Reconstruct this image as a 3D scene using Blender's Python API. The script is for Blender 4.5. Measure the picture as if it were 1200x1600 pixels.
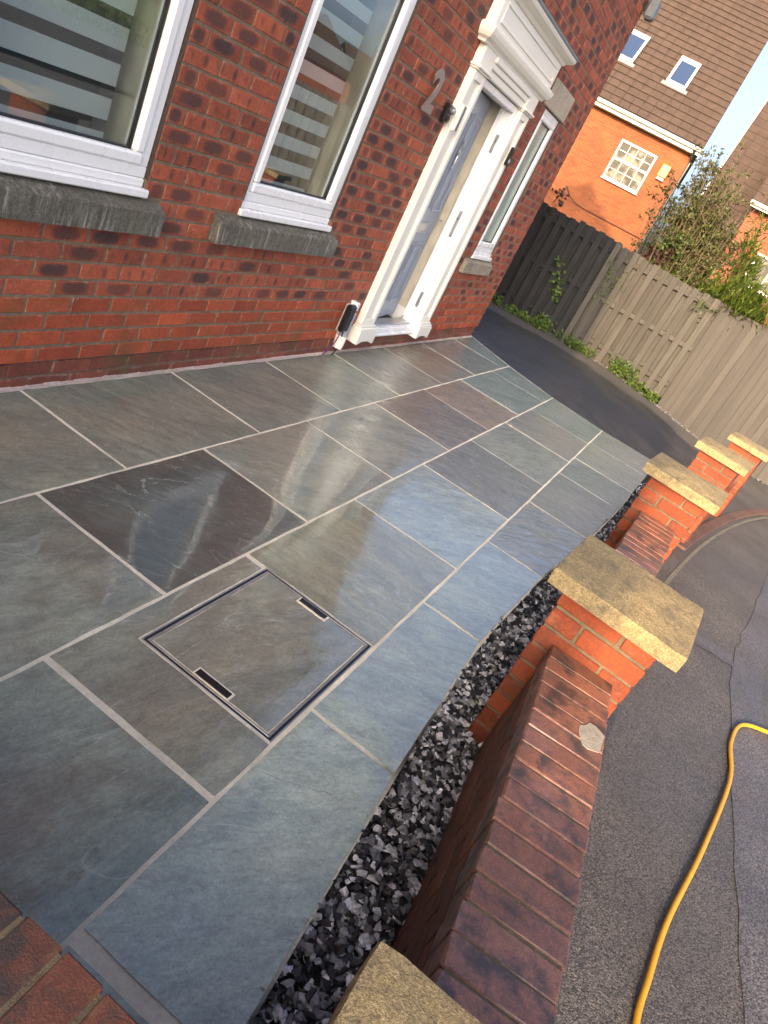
import bpy, math, random
from math import radians as RAD, sin, cos, tan, pi, sqrt
from mathutils import Vector, Matrix, noise

for o in list(bpy.data.objects): bpy.data.objects.remove(o, do_unlink=True)
S = bpy.context.scene
COL = S.collection
rng = random.Random(7)

# ------------------------------------------------------------------ camera
F_PX = 1142.654
CAM = Vector((0.0, -2.211, 1.5417))
RW = Matrix(((0.417356, -0.246231, 0.874748), (-0.804254, -0.548224, 0.229404), (0.423071, -0.799263, -0.426837)))
cd = bpy.data.cameras.new('camera'); cam = bpy.data.objects.new('camera', cd); COL.objects.link(cam)
cd.sensor_fit = 'HORIZONTAL'; cd.sensor_width = 36; cd.lens = F_PX / 1200 * 36
cd.clip_start = 0.05; cd.clip_end = 2000
M3 = RW @ Matrix(((1, 0, 0), (0, -1, 0), (0, 0, -1)))
cam.matrix_world = Matrix.Translation(CAM) @ M3.to_4x4()
S.camera = cam
S.render.resolution_x, S.render.resolution_y = 768, 1024

# ------------------------------------------------------------------ world, sun, exposure
SUN_E, SUN_A = RAD(17.5), RAD(1.0)          # elevation; azimuth off the facade line towards the house
W = bpy.data.worlds.new('World'); S.world = W; W.use_nodes = True
wn = W.node_tree
sky = wn.nodes.new('ShaderNodeTexSky'); sky.sky_type = 'NISHITA'; sky.sun_disc = False
sky.sun_elevation = SUN_E; sky.sun_rotation = RAD(270) + SUN_A   # same direction as the lamp
sky.air_density = 0.45; sky.dust_density = 6.0; sky.ozone_density = 0.3
bg = wn.nodes['Background']; bg.inputs['Strength'].default_value = 0.15
wn.links.new(sky.outputs[0], bg.inputs[0])
sd = bpy.data.lights.new('sun', 'SUN'); sd.energy = 2.0; sd.angle = RAD(0.6); sd.color = (1.0, 0.70, 0.40)
sun = bpy.data.objects.new('sun', sd); COL.objects.link(sun)
sdir = Vector((-cos(SUN_E) * cos(SUN_A), cos(SUN_E) * sin(SUN_A), sin(SUN_E)))
sun.rotation_euler = sdir.to_track_quat('Z', 'Y').to_euler(); sun.location = sdir * 40
S.view_settings.view_transform = 'Standard'; S.view_settings.look = 'None'
S.view_settings.gamma = 1; S.view_settings.exposure = 2.08

# ------------------------------------------------------------------ pixel helpers (photo pixels 1200x1600)
def ray(u, v): return RW @ Vector((u - 600, v - 800, F_PX))
def onx(u, v, x): d = ray(u, v); return CAM + d * ((x - CAM.x) / d.x)
def ony(u, v, y): d = ray(u, v); return CAM + d * ((y - CAM.y) / d.y)
def onz(u, v, z): d = ray(u, v); return CAM + d * ((z - CAM.z) / d.z)
RWT = RW.transposed()
def proj(P):
    c = RWT @ (Vector(P) - CAM)
    if c.z < 0.05: return None
    return (600 + F_PX * c.x / c.z, 800 + F_PX * c.y / c.z)

# ------------------------------------------------------------------ node helpers
class NT:
    def __init__(s, name):
        s.m = bpy.data.materials.new(name); s.m.use_nodes = True
        s.t = s.m.node_tree; s.t.nodes.clear()
        s.out = s.t.nodes.new('ShaderNodeOutputMaterial')
    def n(s, typ, **kw):
        nd = s.t.nodes.new('ShaderNode' + typ)
        for k, v in kw.items(): setattr(nd, k, v)
        return nd
    def l(s, a, b): s.t.links.new(a, b)
    def put(s, sock, v):
        if isinstance(v, bpy.types.NodeSocket): s.l(v, sock)
        elif isinstance(v, (tuple, list)) and sock.type == 'RGBA' and len(v) == 3: sock.default_value = (*v, 1)
        else: sock.default_value = v
    def math(s, op, a, b=0.0, c=0.0, clamp=False):
        nd = s.n('Math', operation=op); nd.use_clamp = clamp
        s.put(nd.inputs[0], a); s.put(nd.inputs[1], b); s.put(nd.inputs[2], c); return nd.outputs[0]
    def vmath(s, op, a, b=(0, 0, 0)):
        nd = s.n('VectorMath', operation=op); s.put(nd.inputs[0], a)
        if op == 'SCALE': s.put(nd.inputs[3], b)
        else: s.put(nd.inputs[1], b)
        return nd.outputs[0]
    def noise(s, scale, detail=4, rough=.55, vec=None, dist=0.0):
        nd = s.n('TexNoise'); nd.inputs['Scale'].default_value = scale; nd.inputs['Detail'].default_value = detail
        nd.inputs['Roughness'].default_value = rough; nd.inputs['Distortion'].default_value = dist
        s.l(vec if vec else s.pos(), nd.inputs['Vector']); return nd.outputs[0]
    def voro(s, scale, vec=None, feature='F1'):
        nd = s.n('TexVoronoi', feature=feature); nd.inputs['Scale'].default_value = scale
        s.l(vec if vec else s.pos(), nd.inputs['Vector']); return nd
    def pos(s):
        if not hasattr(s, '_p'): s._p = s.n('NewGeometry').outputs['Position']
        return s._p
    def obj(s):
        if not hasattr(s, '_o'): s._o = s.n('ObjectInfo')
        return s._o
    def scl(s, v, k): return s.vmath('MULTIPLY', v, k)
    def ramp(s, fac, stops):
        nd = s.n('ValToRGB'); cr = nd.color_ramp
        while len(cr.elements) < len(stops): cr.elements.new(0.5)
        for e, (p, c) in zip(cr.elements, stops):
            e.position = p; e.color = (c, c, c, 1) if isinstance(c, (int, float)) else (*c, 1)
        s.put(nd.inputs[0], fac); return nd.outputs[0]
    def rng(s, v, a, b, c=0.0, d=1.0):
        nd = s.n('MapRange'); nd.clamp = True
        for i, x in enumerate((v, a, b, c, d)): s.put(nd.inputs[i], x)
        return nd.outputs[0]
    def mix(s, fac, a, b, mode='MIX'):
        nd = s.n('Mix', data_type='RGBA', blend_type=mode)
        s.put(nd.inputs[0], fac); s.put(nd.inputs[6], a); s.put(nd.inputs[7], b); return nd.outputs[2]
    def attr(s, name): nd = s.n('Attribute'); nd.attribute_name = name; return nd
    def bump(s, h, strength=.3, dist=.01, nrm=None):
        nd = s.n('Bump'); nd.inputs['Strength'].default_value = strength; nd.inputs['Distance'].default_value = dist
        s.put(nd.inputs['Height'], h)
        if nrm: s.l(nrm, nd.inputs['Normal'])
        return nd.outputs[0]
    def bsdf(s, **kw):
        nd = s.n('BsdfPrincipled')
        for k, v in kw.items(): s.put(nd.inputs[k.replace('_', ' ')], v)
        s.l(nd.outputs[0], s.out.inputs[0]); return nd

def simple(name, col, rough=.5, metal=0.0, var=.12, scale=30, bump=.1):
    t = NT(name); nz = t.noise(scale, 5)
    c = t.mix(1.0, col, t.ramp(nz, [(.25, 1 - var), (.75, 1 + var)]), 'MULTIPLY')
    t.bsdf(Base_Color=c, Roughness=t.rng(nz, .3, .7, max(.03, rough - .08), min(1, rough + .08)), Metallic=metal, Normal=t.bump(nz, bump, .003)); return t.m

# ---- brick: attribute 'brk' = (u, v, random) per brick
def brick_mat(name, red, red2, dark=(.045, .03, .03), blotch=1.0, white=.0, soot=.0, algae=0.0, rough=.85, coat=0.0):
    t = NT(name)
    a = t.attr('brk').outputs['Vector']
    sp = t.n('SeparateXYZ'); t.l(a, sp.inputs[0]); u, v, r = sp.outputs
    n1 = t.noise(9, 4); n2 = t.noise(70, 4); n3 = t.noise(260, 3, .7)
    r2 = t.math('FRACT', t.math('MULTIPLY', r, 7.31))
    base = t.mix(r2, red, red2)
    base = t.mix(1.0, base, t.ramp(n1, [(.3, .78), (.7, 1.16)]), 'MULTIPLY')
    base = t.mix(1.0, base, t.ramp(n3, [(.3, .66), (.7, 1.25)]), 'MULTIPLY')
    base = t.mix(1.0, base, t.ramp(n2, [(.3, .75), (.7, 1.2)]), 'MULTIPLY')
    base = t.mix(1.0, base, t.rng(t.math('FRACT', t.math('MULTIPLY', r, 23.7)), 0, 1, .78, 1.15), 'MULTIPLY')
    if blotch > 0:
        wob = t.math('MULTIPLY_ADD', n2, .9, -.45)
        uu = t.math('ADD', u, t.math('MULTIPLY_ADD', r2, .5, -.25))
        e1 = t.math('SUBTRACT', 1.0, t.math('ADD', t.math('POWER', t.math('ABSOLUTE', t.math('DIVIDE', uu, .80)), 3.0), t.math('POWER', t.math('ABSOLUTE', t.math('DIVIDE', v, 1.0)), 3.0)))
        e2 = t.math('SUBTRACT', t.math('MULTIPLY', t.math('SINE', t.math('MULTIPLY_ADD', uu, 8.0, 1.2)), .8), t.math('MULTIPLY', t.math('POWER', v, 2.0), .7))
        e2 = t.math('SUBTRACT', e2, t.math('MULTIPLY', t.math('POWER', uu, 2.0), .55))
        m1 = t.rng(t.math('ADD', e1, t.math('MULTIPLY', wob, 1.5)), .25, .8)
        m2 = t.rng(t.math('ADD', e2, t.math('MULTIPLY', wob, 1.4)), .2, .75)
        w1 = t.math('MULTIPLY', t.math('GREATER_THAN', r, .20), t.math('LESS_THAN', r, .62))
        w2 = t.math('GREATER_THAN', r, .62)
        m = t.math('ADD', t.math('MULTIPLY', m1, w1), t.math('MULTIPLY', m2, w2), clamp=True)
        amt = t.math('MULTIPLY', m, t.math('MULTIPLY_ADD', r2, .45, .5 * blotch), clamp=True)
        base = t.mix(amt, base, dark)
        pits = t.math('MULTIPLY', t.math('GREATER_THAN', n3, .60), m)
        base = t.mix(pits, base, (.02, .016, .016))
    if soot > 0:
        ns = t.noise(14, 6, .65)
        base = t.mix(t.math('MULTIPLY', t.rng(ns, .48, .62), soot), base, (.035, .028, .026))
    if white > 0:
        nw = t.noise(23, 7, .75)
        sp3 = t.n('SeparateXYZ'); t.l(t.pos(), sp3.inputs[0])
        edge = t.math('MAXIMUM', t.rng(t.math('ABSOLUTE', v), .6, 1.0), t.rng(t.math('ABSOLUTE', u), .88, 1.0))
        wm = t.math('MULTIPLY', t.rng(nw, .53, .64), t.math('MULTIPLY_ADD', edge, .92, .06))
        base = t.mix(t.math('MULTIPLY', wm, white), base, (.36, .28, .20))
    if algae > 0:
        na = t.noise(3.1, 5, .6)
        base = t.mix(t.math('MULTIPLY', t.rng(na, .52, .68), algae), base, (.085, .075, .025))
    h = t.math('ADD', t.math('MULTIPLY', n2, .5), n3)
    kw = dict(Base_Color=base, Roughness=t.rng(n2, .3, .7, rough - .12, rough + .05), Normal=t.bump(h, .55, .004))
    if coat: kw.update(Coat_Weight=t.rng(t.noise(6, 3), .38, .58, .2 * coat, coat), Coat_Roughness=.22, Coat_Normal=t.bump(h, .12, .002))
    t.bsdf(**kw); return t.m

M = {}
M['rustic'] = brick_mat('rustic_brick', (.42, .100, .044), (.31, .074, .037), blotch=1.0, white=.75, soot=.22)
M['smooth'] = brick_mat('smooth_brick', (.45, .088, .030), (.37, .070, .026), blotch=0, white=.75, algae=.5, rough=.7)
M['plinth'] = brick_mat('plinth_brick', (.26, .070, .038), (.21, .056, .034), blotch=0, white=.7, algae=.7, rough=.6)
M['wallbrick'] = brick_mat('garden_brick', (.25, .050, .013), (.19, .036, .010), blotch=0.0, soot=.25, white=.15)
M['coping'] = brick_mat('coping_brick', (.25, .100, .062), (.185, .080, .054), blotch=0, soot=.9, white=.25, rough=.65, coat=.55)
M['darkbrick'] = brick_mat('stained_brick', (.15, .055, .028), (.11, .042, .024), blotch=0, soot=.5)  # darker garden brick: shade of the wall's inner side put into the colour
M['rustcoping'] = brick_mat('rusty_coping_brick', (.17, .058, .034), (.12, .045, .030), blotch=0, soot=.95, white=.2, rough=.75)
M['kerbbrick'] = brick_mat('edging_brick', (.12, .062, .05), (.10, .055, .046), blotch=0, soot=.3)

def mortar(name, col, var=.3, scale=40):
    t = NT(name); n1 = t.noise(scale, 6, .7); n2 = t.noise(300, 3, .7); n3 = t.noise(4, 3)
    c = t.mix(1.0, col, t.ramp(n1, [(.3, 1 - var), (.7, 1 + var)]), 'MULTIPLY')
    c = t.mix(1.0, c, t.ramp(n3, [(.3, .8), (.7, 1.15)]), 'MULTIPLY')
    t.bsdf(Base_Color=c, Roughness=.92, Normal=t.bump(t.math('ADD', n1, n2), .7, .006)); return t.m
M['mortar'] = mortar('wall_mortar', (.20, .145, .095))
M['mortar2'] = mortar('garden_wall_mortar', (.13, .10, .062))
M['grout'] = mortar('patio_grout', (.80, .74, .60), .12, 60)
M['splash'] = mortar('mortar_fillet', (.55, .45, .40), .3, 60)
M['plaster'] = mortar('cream_plaster', (.72, .67, .55), .04, 20)
M['kerbstone'] = mortar('old_kerb_concrete', (.13, .12, .10), .3)
M['concrete'] = mortar('kerb_concrete', (.30, .28, .24), .25)

# ---- wet sandstone slab: tint in object colour
t = NT('wet_sandstone')
oi = t.obj(); rnd = oi.outputs['Random']
cmb = t.n('CombineXYZ'); t.put(cmb.inputs[0], t.math('MULTIPLY', rnd, 41.0)); t.put(cmb.inputs[1], t.math('MULTIPLY', rnd, 97.0)); t.put(cmb.inputs[2], t.math('MULTIPLY', rnd, 13.0))
vr = t.n('VectorRotate', rotation_type='Z_AXIS'); t.l(t.vmath('ADD', t.pos(), cmb.outputs[0]), vr.inputs['Vector']); t.put(vr.inputs['Angle'], t.math('MULTIPLY_ADD', rnd, 1.4, .1))
pv = vr.outputs[0]
st = t.scl(pv, (1.0, 2.6, 1.0))
big = t.noise(2.0, 5, .55, st, .6); mid = t.noise(10, 8, .68, st, .5); fine = t.noise(150, 4, .75); grit = t.noise(48, 6, .75, t.scl(pv, (1, 1.7, 1)))
col = t.mix(1.0, oi.outputs['Color'], t.ramp(big, [(.25, (.70, .74, .76)), (.5, (1, 1, 1)), (.78, (1.28, 1.22, 1.10))]), 'MULTIPLY')
col = t.mix(1.0, col, t.ramp(mid, [(.3, .74), (.7, 1.26)]), 'MULTIPLY')
col = t.mix(1.0, col, t.ramp(grit, [(.3, .80), (.7, 1.22)]), 'MULTIPLY')
col = t.mix(1.0, col, t.ramp(fine, [(.3, .80), (.7, 1.22)]), 'MULTIPLY')
def veins(scale, stretch, wid, lo, hi, amt, c_, seedoff, col):
    q = t.vmath('ADD', pv, (seedoff, seedoff * .7, 0)); nv = t.noise(scale, 5, .52, t.scl(q, stretch), 1.1)
    v_ = t.rng(t.math('ABSOLUTE', t.math('SUBTRACT', nv, .5)), 0, wid, 1, 0)
    v_ = t.math('MULTIPLY', v_, t.rng(t.noise(1.9, 3, .5, q), lo, hi)); v_ = t.math('MULTIPLY', v_, t.rng(t.noise(35, 3, .6), .35, .6, .35, 1))
    return t.mix(t.math('MULTIPLY', v_, amt), col, c_), v_
col, vein = veins(1.5, (1, 1.9, 1), .0055, .42, .54, .80, (.46, .48, .45), 0.0, col)
col, vein2 = veins(3.0, (1, 2.6, 1), .0050, .48, .58, .60, (.40, .42, .40), 17.0, col)
col, vein3 = veins(1.1, (1, 2.0, 1), .0045, .50, .58, .70, (.11, .10, .085), 31.0, col)
spk = t.rng(t.voro(55).outputs['Distance'], .0, .15, 1, 0)
spk = t.math('MULTIPLY', spk, t.math('GREATER_THAN', t.noise(6, 4), .57))
col = t.mix(t.math('MULTIPLY', spk, .5), col, (.50, .50, .47))
spx = t.n('SeparateXYZ'); t.l(t.pos(), spx.inputs[0])
wet = t.rng(t.math('ADD', t.noise(1.6, 5, .6), t.rng(spx.outputs[0], 1.2, 2.8, -.12, .18)), .40, .50)
col = t.mix(1.0, col, t.rng(wet, 0, 1, 1.08, .86), 'MULTIPLY')
rip = t.noise(8, 5, .6, t.scl(pv, (1, 2.2, 1)), 1.2)
step = t.ramp(rip, [(.40, 0.0), (.44, .5), (.52, .55), (.56, 1.0)])      # riven ledges
hgt = t.math('ADD', t.math('MULTIPLY', mid, .8), t.math('ADD', t.math('MULTIPLY', grit, .25), t.math('MULTIPLY', step, .25)))
nb = t.bump(t.math('ADD', hgt, t.math('MULTIPLY', fine, .2)), .45, .010)
far = t.rng(spx.outputs[0], 3.4, 4.6, .22, 3.6)
nc = t.bump(t.math('MULTIPLY', t.math('ADD', t.math('MULTIPLY', step, .5), t.math('ADD', t.math('MULTIPLY', rip, .5), t.math('MULTIPLY', vein, .2))), far), .35, .010)
t.bsdf(Base_Color=col, Roughness=t.rng(grit, .3, .7, .38, .62), Normal=nb, Coat_Weight=t.rng(wet, 0, 1, .35, 1.0),
       Coat_Roughness=t.rng(wet, 0, 1, .20, .012), Coat_IOR=2.1, Coat_Normal=nc)
M['slab'] = t.m

# ---- tarmac
def tarmac(name, base, wetness, agg=.5, dry=None):
    t = NT(name)
    v1 = t.voro(190); v2 = t.voro(330); nn = t.noise(2.2, 5, .6); nf = t.noise(400, 2)
    stone = t.ramp(v1.outputs['Color'], [(.2, .35), (.8, 1.9)])
    c = t.mix(1.0, base, stone, 'MULTIPLY')
    c = t.mix(t.math('MULTIPLY', t.math('GREATER_THAN', t.noise(170, 2, .5), .62), agg), c, (.19, .165, .14))
    c = t.mix(1.0, c, t.ramp(nn, [(.3, .75), (.7, 1.3)]), 'MULTIPLY')
    wet = t.rng(t.noise(.8, 4, .6), .42, .60)
    c = t.mix(1.0, c, t.rng(wet, 0, 1, 1.25, .85), 'MULTIPLY')
    h = t.math('ADD', t.math('MULTIPLY', v1.outputs['Distance'], -1.0), t.math('MULTIPLY', nf, .3))
    if dry:                               # dry margin beyond x = dry, ragged
        sp = t.n('SeparateXYZ'); t.l(t.pos(), sp.inputs[0])
        dm = t.rng(t.math('ADD', sp.outputs[0], t.math('MULTIPLY', t.math('SUBTRACT', t.noise(1.1, 3), .5), 1.1)), dry, dry + .06)
        c = t.mix(dm, c, t.mix(.7, c, (.11, .10, .088)))
        wet = t.math('MULTIPLY', wet, t.math('SUBTRACT', 1.0, dm))
    cw = t.math('MULTIPLY', t.rng(wet, 0, 1, .15, 1.0), wetness)
    t.bsdf(Base_Color=c, Roughness=.8, Normal=t.bump(h, .5, .004), Coat_Weight=cw, Coat_Roughness=.3, Coat_IOR=1.33, Coat_Normal=t.bump(h, .22, .004)); return t.m
M['tarmac'] = tarmac('driveway_tarmac', (.019, .020, .026), .85, .12, dry=10.9)
M['pavement'] = tarmac('pavement_tarmac', (.044, .041, .040), .5, .6)
M['patch'] = tarmac('patch_tarmac', (.052, .050, .056), .6, .2)
M['road'] = tarmac('road_tarmac', (.06, .058, .056), .1, .3)

# ---- stone caps / sills
def stone(name, c1, c2, lichen, lcol, streak=0.0, scale=5):
    t = NT(name); n1 = t.noise(scale, 5, .6); n2 = t.noise(60, 5, .7); n3 = t.noise(13, 6, .7)
    c = t.mix(t.rng(n1, .35, .65), c1, c2)
    c = t.mix(1.0, c, t.ramp(n2, [(.3, .68), (.7, 1.3)]), 'MULTIPLY')
    c = t.mix(1.0, c, t.ramp(t.noise(190, 3, .7), [(.32, .55), (.68, 1.4)]), 'MULTIPLY')
    c = t.mix(t.math('MULTIPLY', t.rng(n3, .50, .66), lichen), c, lcol)
    if streak:
        ns = t.noise(1.0, 5, .7, t.scl(t.pos(), (55, 55, 2.5)))
        c = t.mix(t.math('MULTIPLY', t.math('MULTIPLY', t.rng(ns, .44, .60), t.rng(t.noise(5, 3), .35, .6)), streak), c, (.035, .033, .030))
        nw = t.noise(1.0, 5, .7, t.scl(t.pos(), (38, 38, 5)))
        c = t.mix(t.math('MULTIPLY', t.math('MULTIPLY', t.rng(nw, .53, .62), t.rng(t.noise(4, 3), .4, .6)), streak), c, (.46, .44, .40))
    t.bsdf(Base_Color=c, Roughness=.88, Normal=t.bump(t.math('ADD', n2, t.math('MULTIPLY', t.noise(260, 3, .75), 1.2)), .9, .005)); return t.m
M['cap'] = stone('yellow_cap_stone', (.34, .262, .130), (.25, .195, .105), .75, (.10, .088, .060), scale=7)
M['sill'] = stone('stained_sill_stone', (.12, .11, .085), (.20, .185, .145), .5, (.055, .052, .04), streak=.6)
M['sill_pale'] = stone('pale_sill_stone', (.36, .31, .23), (.27, .23, .17), .4, (.10, .09, .07), streak=.15)

M['lintel'] = stone('buff_lintel_stone', (.52, .44, .34), (.42, .35, .27), .25, (.25, .21, .16))
M['upvc'] = simple('white_upvc', (.84, .84, .83), .28, var=.025, scale=3, bump=0)
M['surround'] = simple('white_surround', (.83, .80, .71), .38, var=.05, scale=3, bump=0)
M['gasket'] = simple('black_gasket', (.012, .012, .013), .5)
M['blackplastic'] = simple('black_plastic', (.010, .010, .012), .3)
M['greyplastic'] = simple('grey_plastic', (.40, .42, .43), .4)
M['steel'] = simple('brushed_steel', (.36, .33, .29), .38, .85)
M['galv'] = simple('galvanised_metal', (.52, .53, .53), .35, .9)
M['doorblue'] = simple('grey_blue_door_paint', (.30, .34, .42), .35, var=.04)
M['lead'] = simple('lead_flashing', (.16, .17, .18), .55)
M['blind'] = simple('grey_blind_fabric', (.62, .63, .62), .8, var=.06, scale=200)
M['brown'] = simple('brown_sealant', (.05, .028, .02), .6)
M['carpet'] = simple('dark_floor', (.09, .08, .075), .8)
M['room'] = simple('room_paint', (.30, .29, .27), .8, var=.03)
M['hose'] = simple('yellow_hose', (.50, .27, .012), .38, var=.12, scale=25)
M['purple'] = simple('purple_cable', (.10, .03, .16), .5)
M['bed'] = simple('dark_bedding', (.02, .02, .021), .9, var=.3, scale=120, bump=.5)
M['felt'] = simple('dark_felt', (.05, .045, .04), .9)
M['gutterwhite'] = simple('white_gutter', (.46, .44, .40), .4, var=.04)
M['blackpipe'] = simple('black_pipe', (.02, .02, .022), .35)
M['alarm'] = simple('yellow_alarm', (.20, .125, .002), .35, var=.03)
M['redpaint'] = simple('red_plastic', (.5, .07, .04), .4)

t = NT('sheer_blind_fabric')
wv = t.n('TexWave', bands_direction='Z'); wv.inputs['Scale'].default_value = 60; t.l(t.pos(), wv.inputs['Vector'])
b = t.n('BsdfPrincipled'); t.put(b.inputs['Base Color'], (.10, .10, .10)); t.put(b.inputs['Roughness'], .8)
tr = t.n('BsdfTransparent'); mx = t.n('MixShader'); t.put(mx.inputs[0], t.rng(wv.outputs[0], .3, .7, .35, .6))
t.l(tr.outputs[0], mx.inputs[1]); t.l(b.outputs[0], mx.inputs[2]); t.l(mx.outputs[0], t.out.inputs[0]); M['sheer'] = t.m

def glass(name, tint, rough=.0, boost=1.9):
    t = NT(name); lw = t.n('LayerWeight'); lw.inputs['Blend'].default_value = .5
    n = t.bump(t.noise(1.6, 2), .02, .02); t.l(n, lw.inputs['Normal'])
    F = t.math('MULTIPLY', t.math('MULTIPLY_ADD', t.math('POWER', lw.outputs['Facing'], 5.0), .96, .04), boost, clamp=True)
    g = t.n('BsdfGlossy'); t.put(g.inputs['Roughness'], rough); t.put(g.inputs['Color'], (1, 1, 1)); t.l(n, g.inputs['Normal'])
    tr = t.n('BsdfTransparent'); t.put(tr.inputs['Color'], tint)
    mx = t.n('MixShader'); t.put(mx.inputs[0], F)
    t.l(tr.outputs[0], mx.inputs[1]); t.l(g.outputs[0], mx.inputs[2]); t.l(mx.outputs[0], t.out.inputs[0]); return t.m
M['glass'] = glass('double_glazing', (.86, .90, .89))
t = NT('frosted_glass'); nz = t.noise(45, 4)
t.bsdf(Base_Color=t.mix(t.rng(nz, .35, .65), (.20, .29, .25), (.28, .37, .33)), Roughness=.3, Normal=t.bump(nz, .3, .004), Coat_Weight=.4, Coat_Roughness=.1); M['frosted'] = t.m
t = NT('skylight_glass'); t.bsdf(Base_Color=(.03, .05, .10), Roughness=.06, Coat_Weight=1.0); M['skyglass'] = t.m
t = NT('pale_curtained_pane'); nz = t.noise(3.5, 3)
t.bsdf(Base_Color=t.mix(t.rng(nz, .45, .60), (.030, .027, .020), (.13, .118, .085)), Roughness=.5, Specular_IOR_Level=.25); M['farpane'] = t.m

def wood(name, c1, c2, dirt=.4):
    t = NT(name); oi = t.obj()
    off = t.n('CombineXYZ'); t.put(off.inputs[1], t.math('MULTIPLY', oi.outputs['Random'], 50.0)); t.put(off.inputs[2], t.math('MULTIPLY', oi.outputs['Random'], 31.0))
    v = t.vmath('ADD', t.pos(), off.outputs[0])
    g = t.noise(1.0, 6, .65, t.scl(v, (60, 60, 2.2)), .5); n2 = t.noise(3.0, 5, .6, v)
    c = t.mix(t.rng(g, .35, .65), c1, c2)
    c = t.mix(1.0, c, t.rng(oi.outputs['Random'], 0, 1, .80, 1.15), 'MULTIPLY')
    c = t.mix(t.math('MULTIPLY', t.rng(n2, .52, .7), dirt), c, (.05, .045, .04))
    kn = t.rng(t.voro(5.5, v).outputs['Distance'], 0, .07, 1, 0)
    c = t.mix(t.math('MULTIPLY', kn, .6), c, (.05, .04, .03))
    t.bsdf(Base_Color=c, Roughness=.85, Normal=t.bump(g, .5, .004)); return t.m
M['greywood'] = wood('weathered_fence_wood', (.042, .039, .034), (.074, .069, .059))
M['darkwood'] = wood('dark_painted_fence_wood', (.008, .009, .0105), (.016, .017, .019), .2)  # charcoal paint, darkened further in place of the house's shadow
M['closewood'] = wood('close_board_wood', (.046, .042, .038), (.066, .060, .053), .25)

def far_brick(name, c1, c2, mort, sc=1.0):
    t = NT(name)
    tc = t.n('TexCoord').outputs['Object']
    sp = t.n('SeparateXYZ'); t.l(tc, sp.inputs[0]); cb = t.n('CombineXYZ')
    t.l(t.math('ADD', sp.outputs[0], sp.outputs[1]), cb.inputs[0]); t.l(sp.outputs[2], cb.inputs[1])
    bt = t.n('TexBrick'); t.l(cb.outputs[0], bt.inputs['Vector']); bt.offset = .5
    bt.inputs['Scale'].default_value = 1.0; bt.inputs['Brick Width'].default_value = .225; bt.inputs['Row Height'].default_value = .075
    bt.inputs['Mortar Size'].default_value = .006; bt.inputs['Bias'].default_value = -.1
    t.put(bt.inputs['Color1'], c1); t.put(bt.inputs['Color2'], c2); t.put(bt.inputs['Mortar'], mort)
    n = t.noise(2.0, 5); c = t.mix(1.0, bt.outputs[0], t.ramp(n, [(.3, .82), (.7, 1.15)]), 'MULTIPLY')
    t.bsdf(Base_Color=c, Roughness=.85, Normal=t.bump(t.math('ADD', t.math('MULTIPLY', bt.outputs['Fac'], -1.0), t.noise(90, 3)), .4, .006)); return t.m
M['farbrick'] = far_brick('far_orange_brick', (.185, .050, .0125), (.135, .032, .0095), (.16, .068, .023))
M['farbrick2'] = far_brick('far_red_brick', (.20, .048, .018), (.15, .034, .014), (.17, .09, .05))
t = NT('concrete_roof_tile'); n1 = t.noise(3, 5); n2 = t.noise(40, 4, .7); oi = t.obj()
c = t.mix(t.rng(n1, .35, .65), (.044, .027, .019), (.060, .037, .026))
c = t.mix(1.0, c, t.rng(oi.outputs['Random'], 0, 1, .93, 1.07), 'MULTIPLY')
lich = t.math('MULTIPLY', t.rng(t.voro(5.5).outputs['Distance'], .0, .13, 1, 0), t.math('GREATER_THAN', t.noise(2.3, 2), .47))
c = t.mix(t.math('MULTIPLY', lich, .85), c, (.16, .14, .115))
t.bsdf(Base_Color=c, Roughness=.9, Normal=t.bump(n2, .5, .01)); M['tile'] = t.m

def leaf(name, c1, c2):
    t = NT(name); a = t.attr('lf').outputs['Fac']
    c = t.mix(a, c1, c2); n = t.noise(25, 3)
    c = t.mix(1.0, c, t.ramp(n, [(.3, .75), (.7, 1.25)]), 'MULTIPLY')
    p = t.n('BsdfPrincipled'); t.put(p.inputs['Base Color'], c); t.put(p.inputs['Roughness'], .5)
    tl = t.n('BsdfTranslucent'); t.put(tl.inputs['Color'], c); mx = t.n('MixShader'); t.put(mx.inputs[0], .3)
    t.l(p.outputs[0], mx.inputs[1]); t.l(tl.outputs[0], mx.inputs[2]); t.l(mx.outputs[0], t.out.inputs[0]); return t.m
M['weed'] = leaf('weed_leaf', (.045, .085, .012), (.10, .15, .025))
M['olive'] = leaf('olive_leaf', (.042, .055, .012), (.095, .105, .026))
M['fern'] = leaf('fresh_leaf', (.05, .09, .010), (.12, .16, .022))
M['purpleleaf'] = leaf('purple_leaf', (.028, .006, .010), (.065, .014, .022))
M['copperleaf'] = leaf('copper_leaf', (.08, .026, .012), (.13, .05, .022))
M['hedge'] = leaf('hedge_leaf', (.04, .075, .018), (.09, .14, .03))
M['twig'] = simple('grey_brown_twig', (.12, .09, .058), .8, scale=40)
t = NT('lawn_grass'); n1 = t.noise(.35, 5); n2 = t.noise(14, 4)
c = t.mix(t.rng(n1, .35, .65), (.06, .11, .022), (.11, .16, .035)); c = t.mix(1.0, c, t.ramp(n2, [(.3, .7), (.7, 1.3)]), 'MULTIPLY')
t.bsdf(Base_Color=c, Roughness=.9, Normal=t.bump(n2, .8, .05)); M['lawn'] = t.m
t = NT('chippings'); a = t.attr('col').outputs['Color']; n = t.noise(120, 3)
c = t.mix(1.0, a, t.ramp(n, [(.3, .6), (.7, 1.45)]), 'MULTIPLY')
t.bsdf(Base_Color=c, Roughness=t.rng(n, .3, .7, .35, .6), Normal=t.bump(n, .35, .003), Coat_Weight=.2, Coat_Roughness=.2); M['chip'] = t.m

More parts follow.
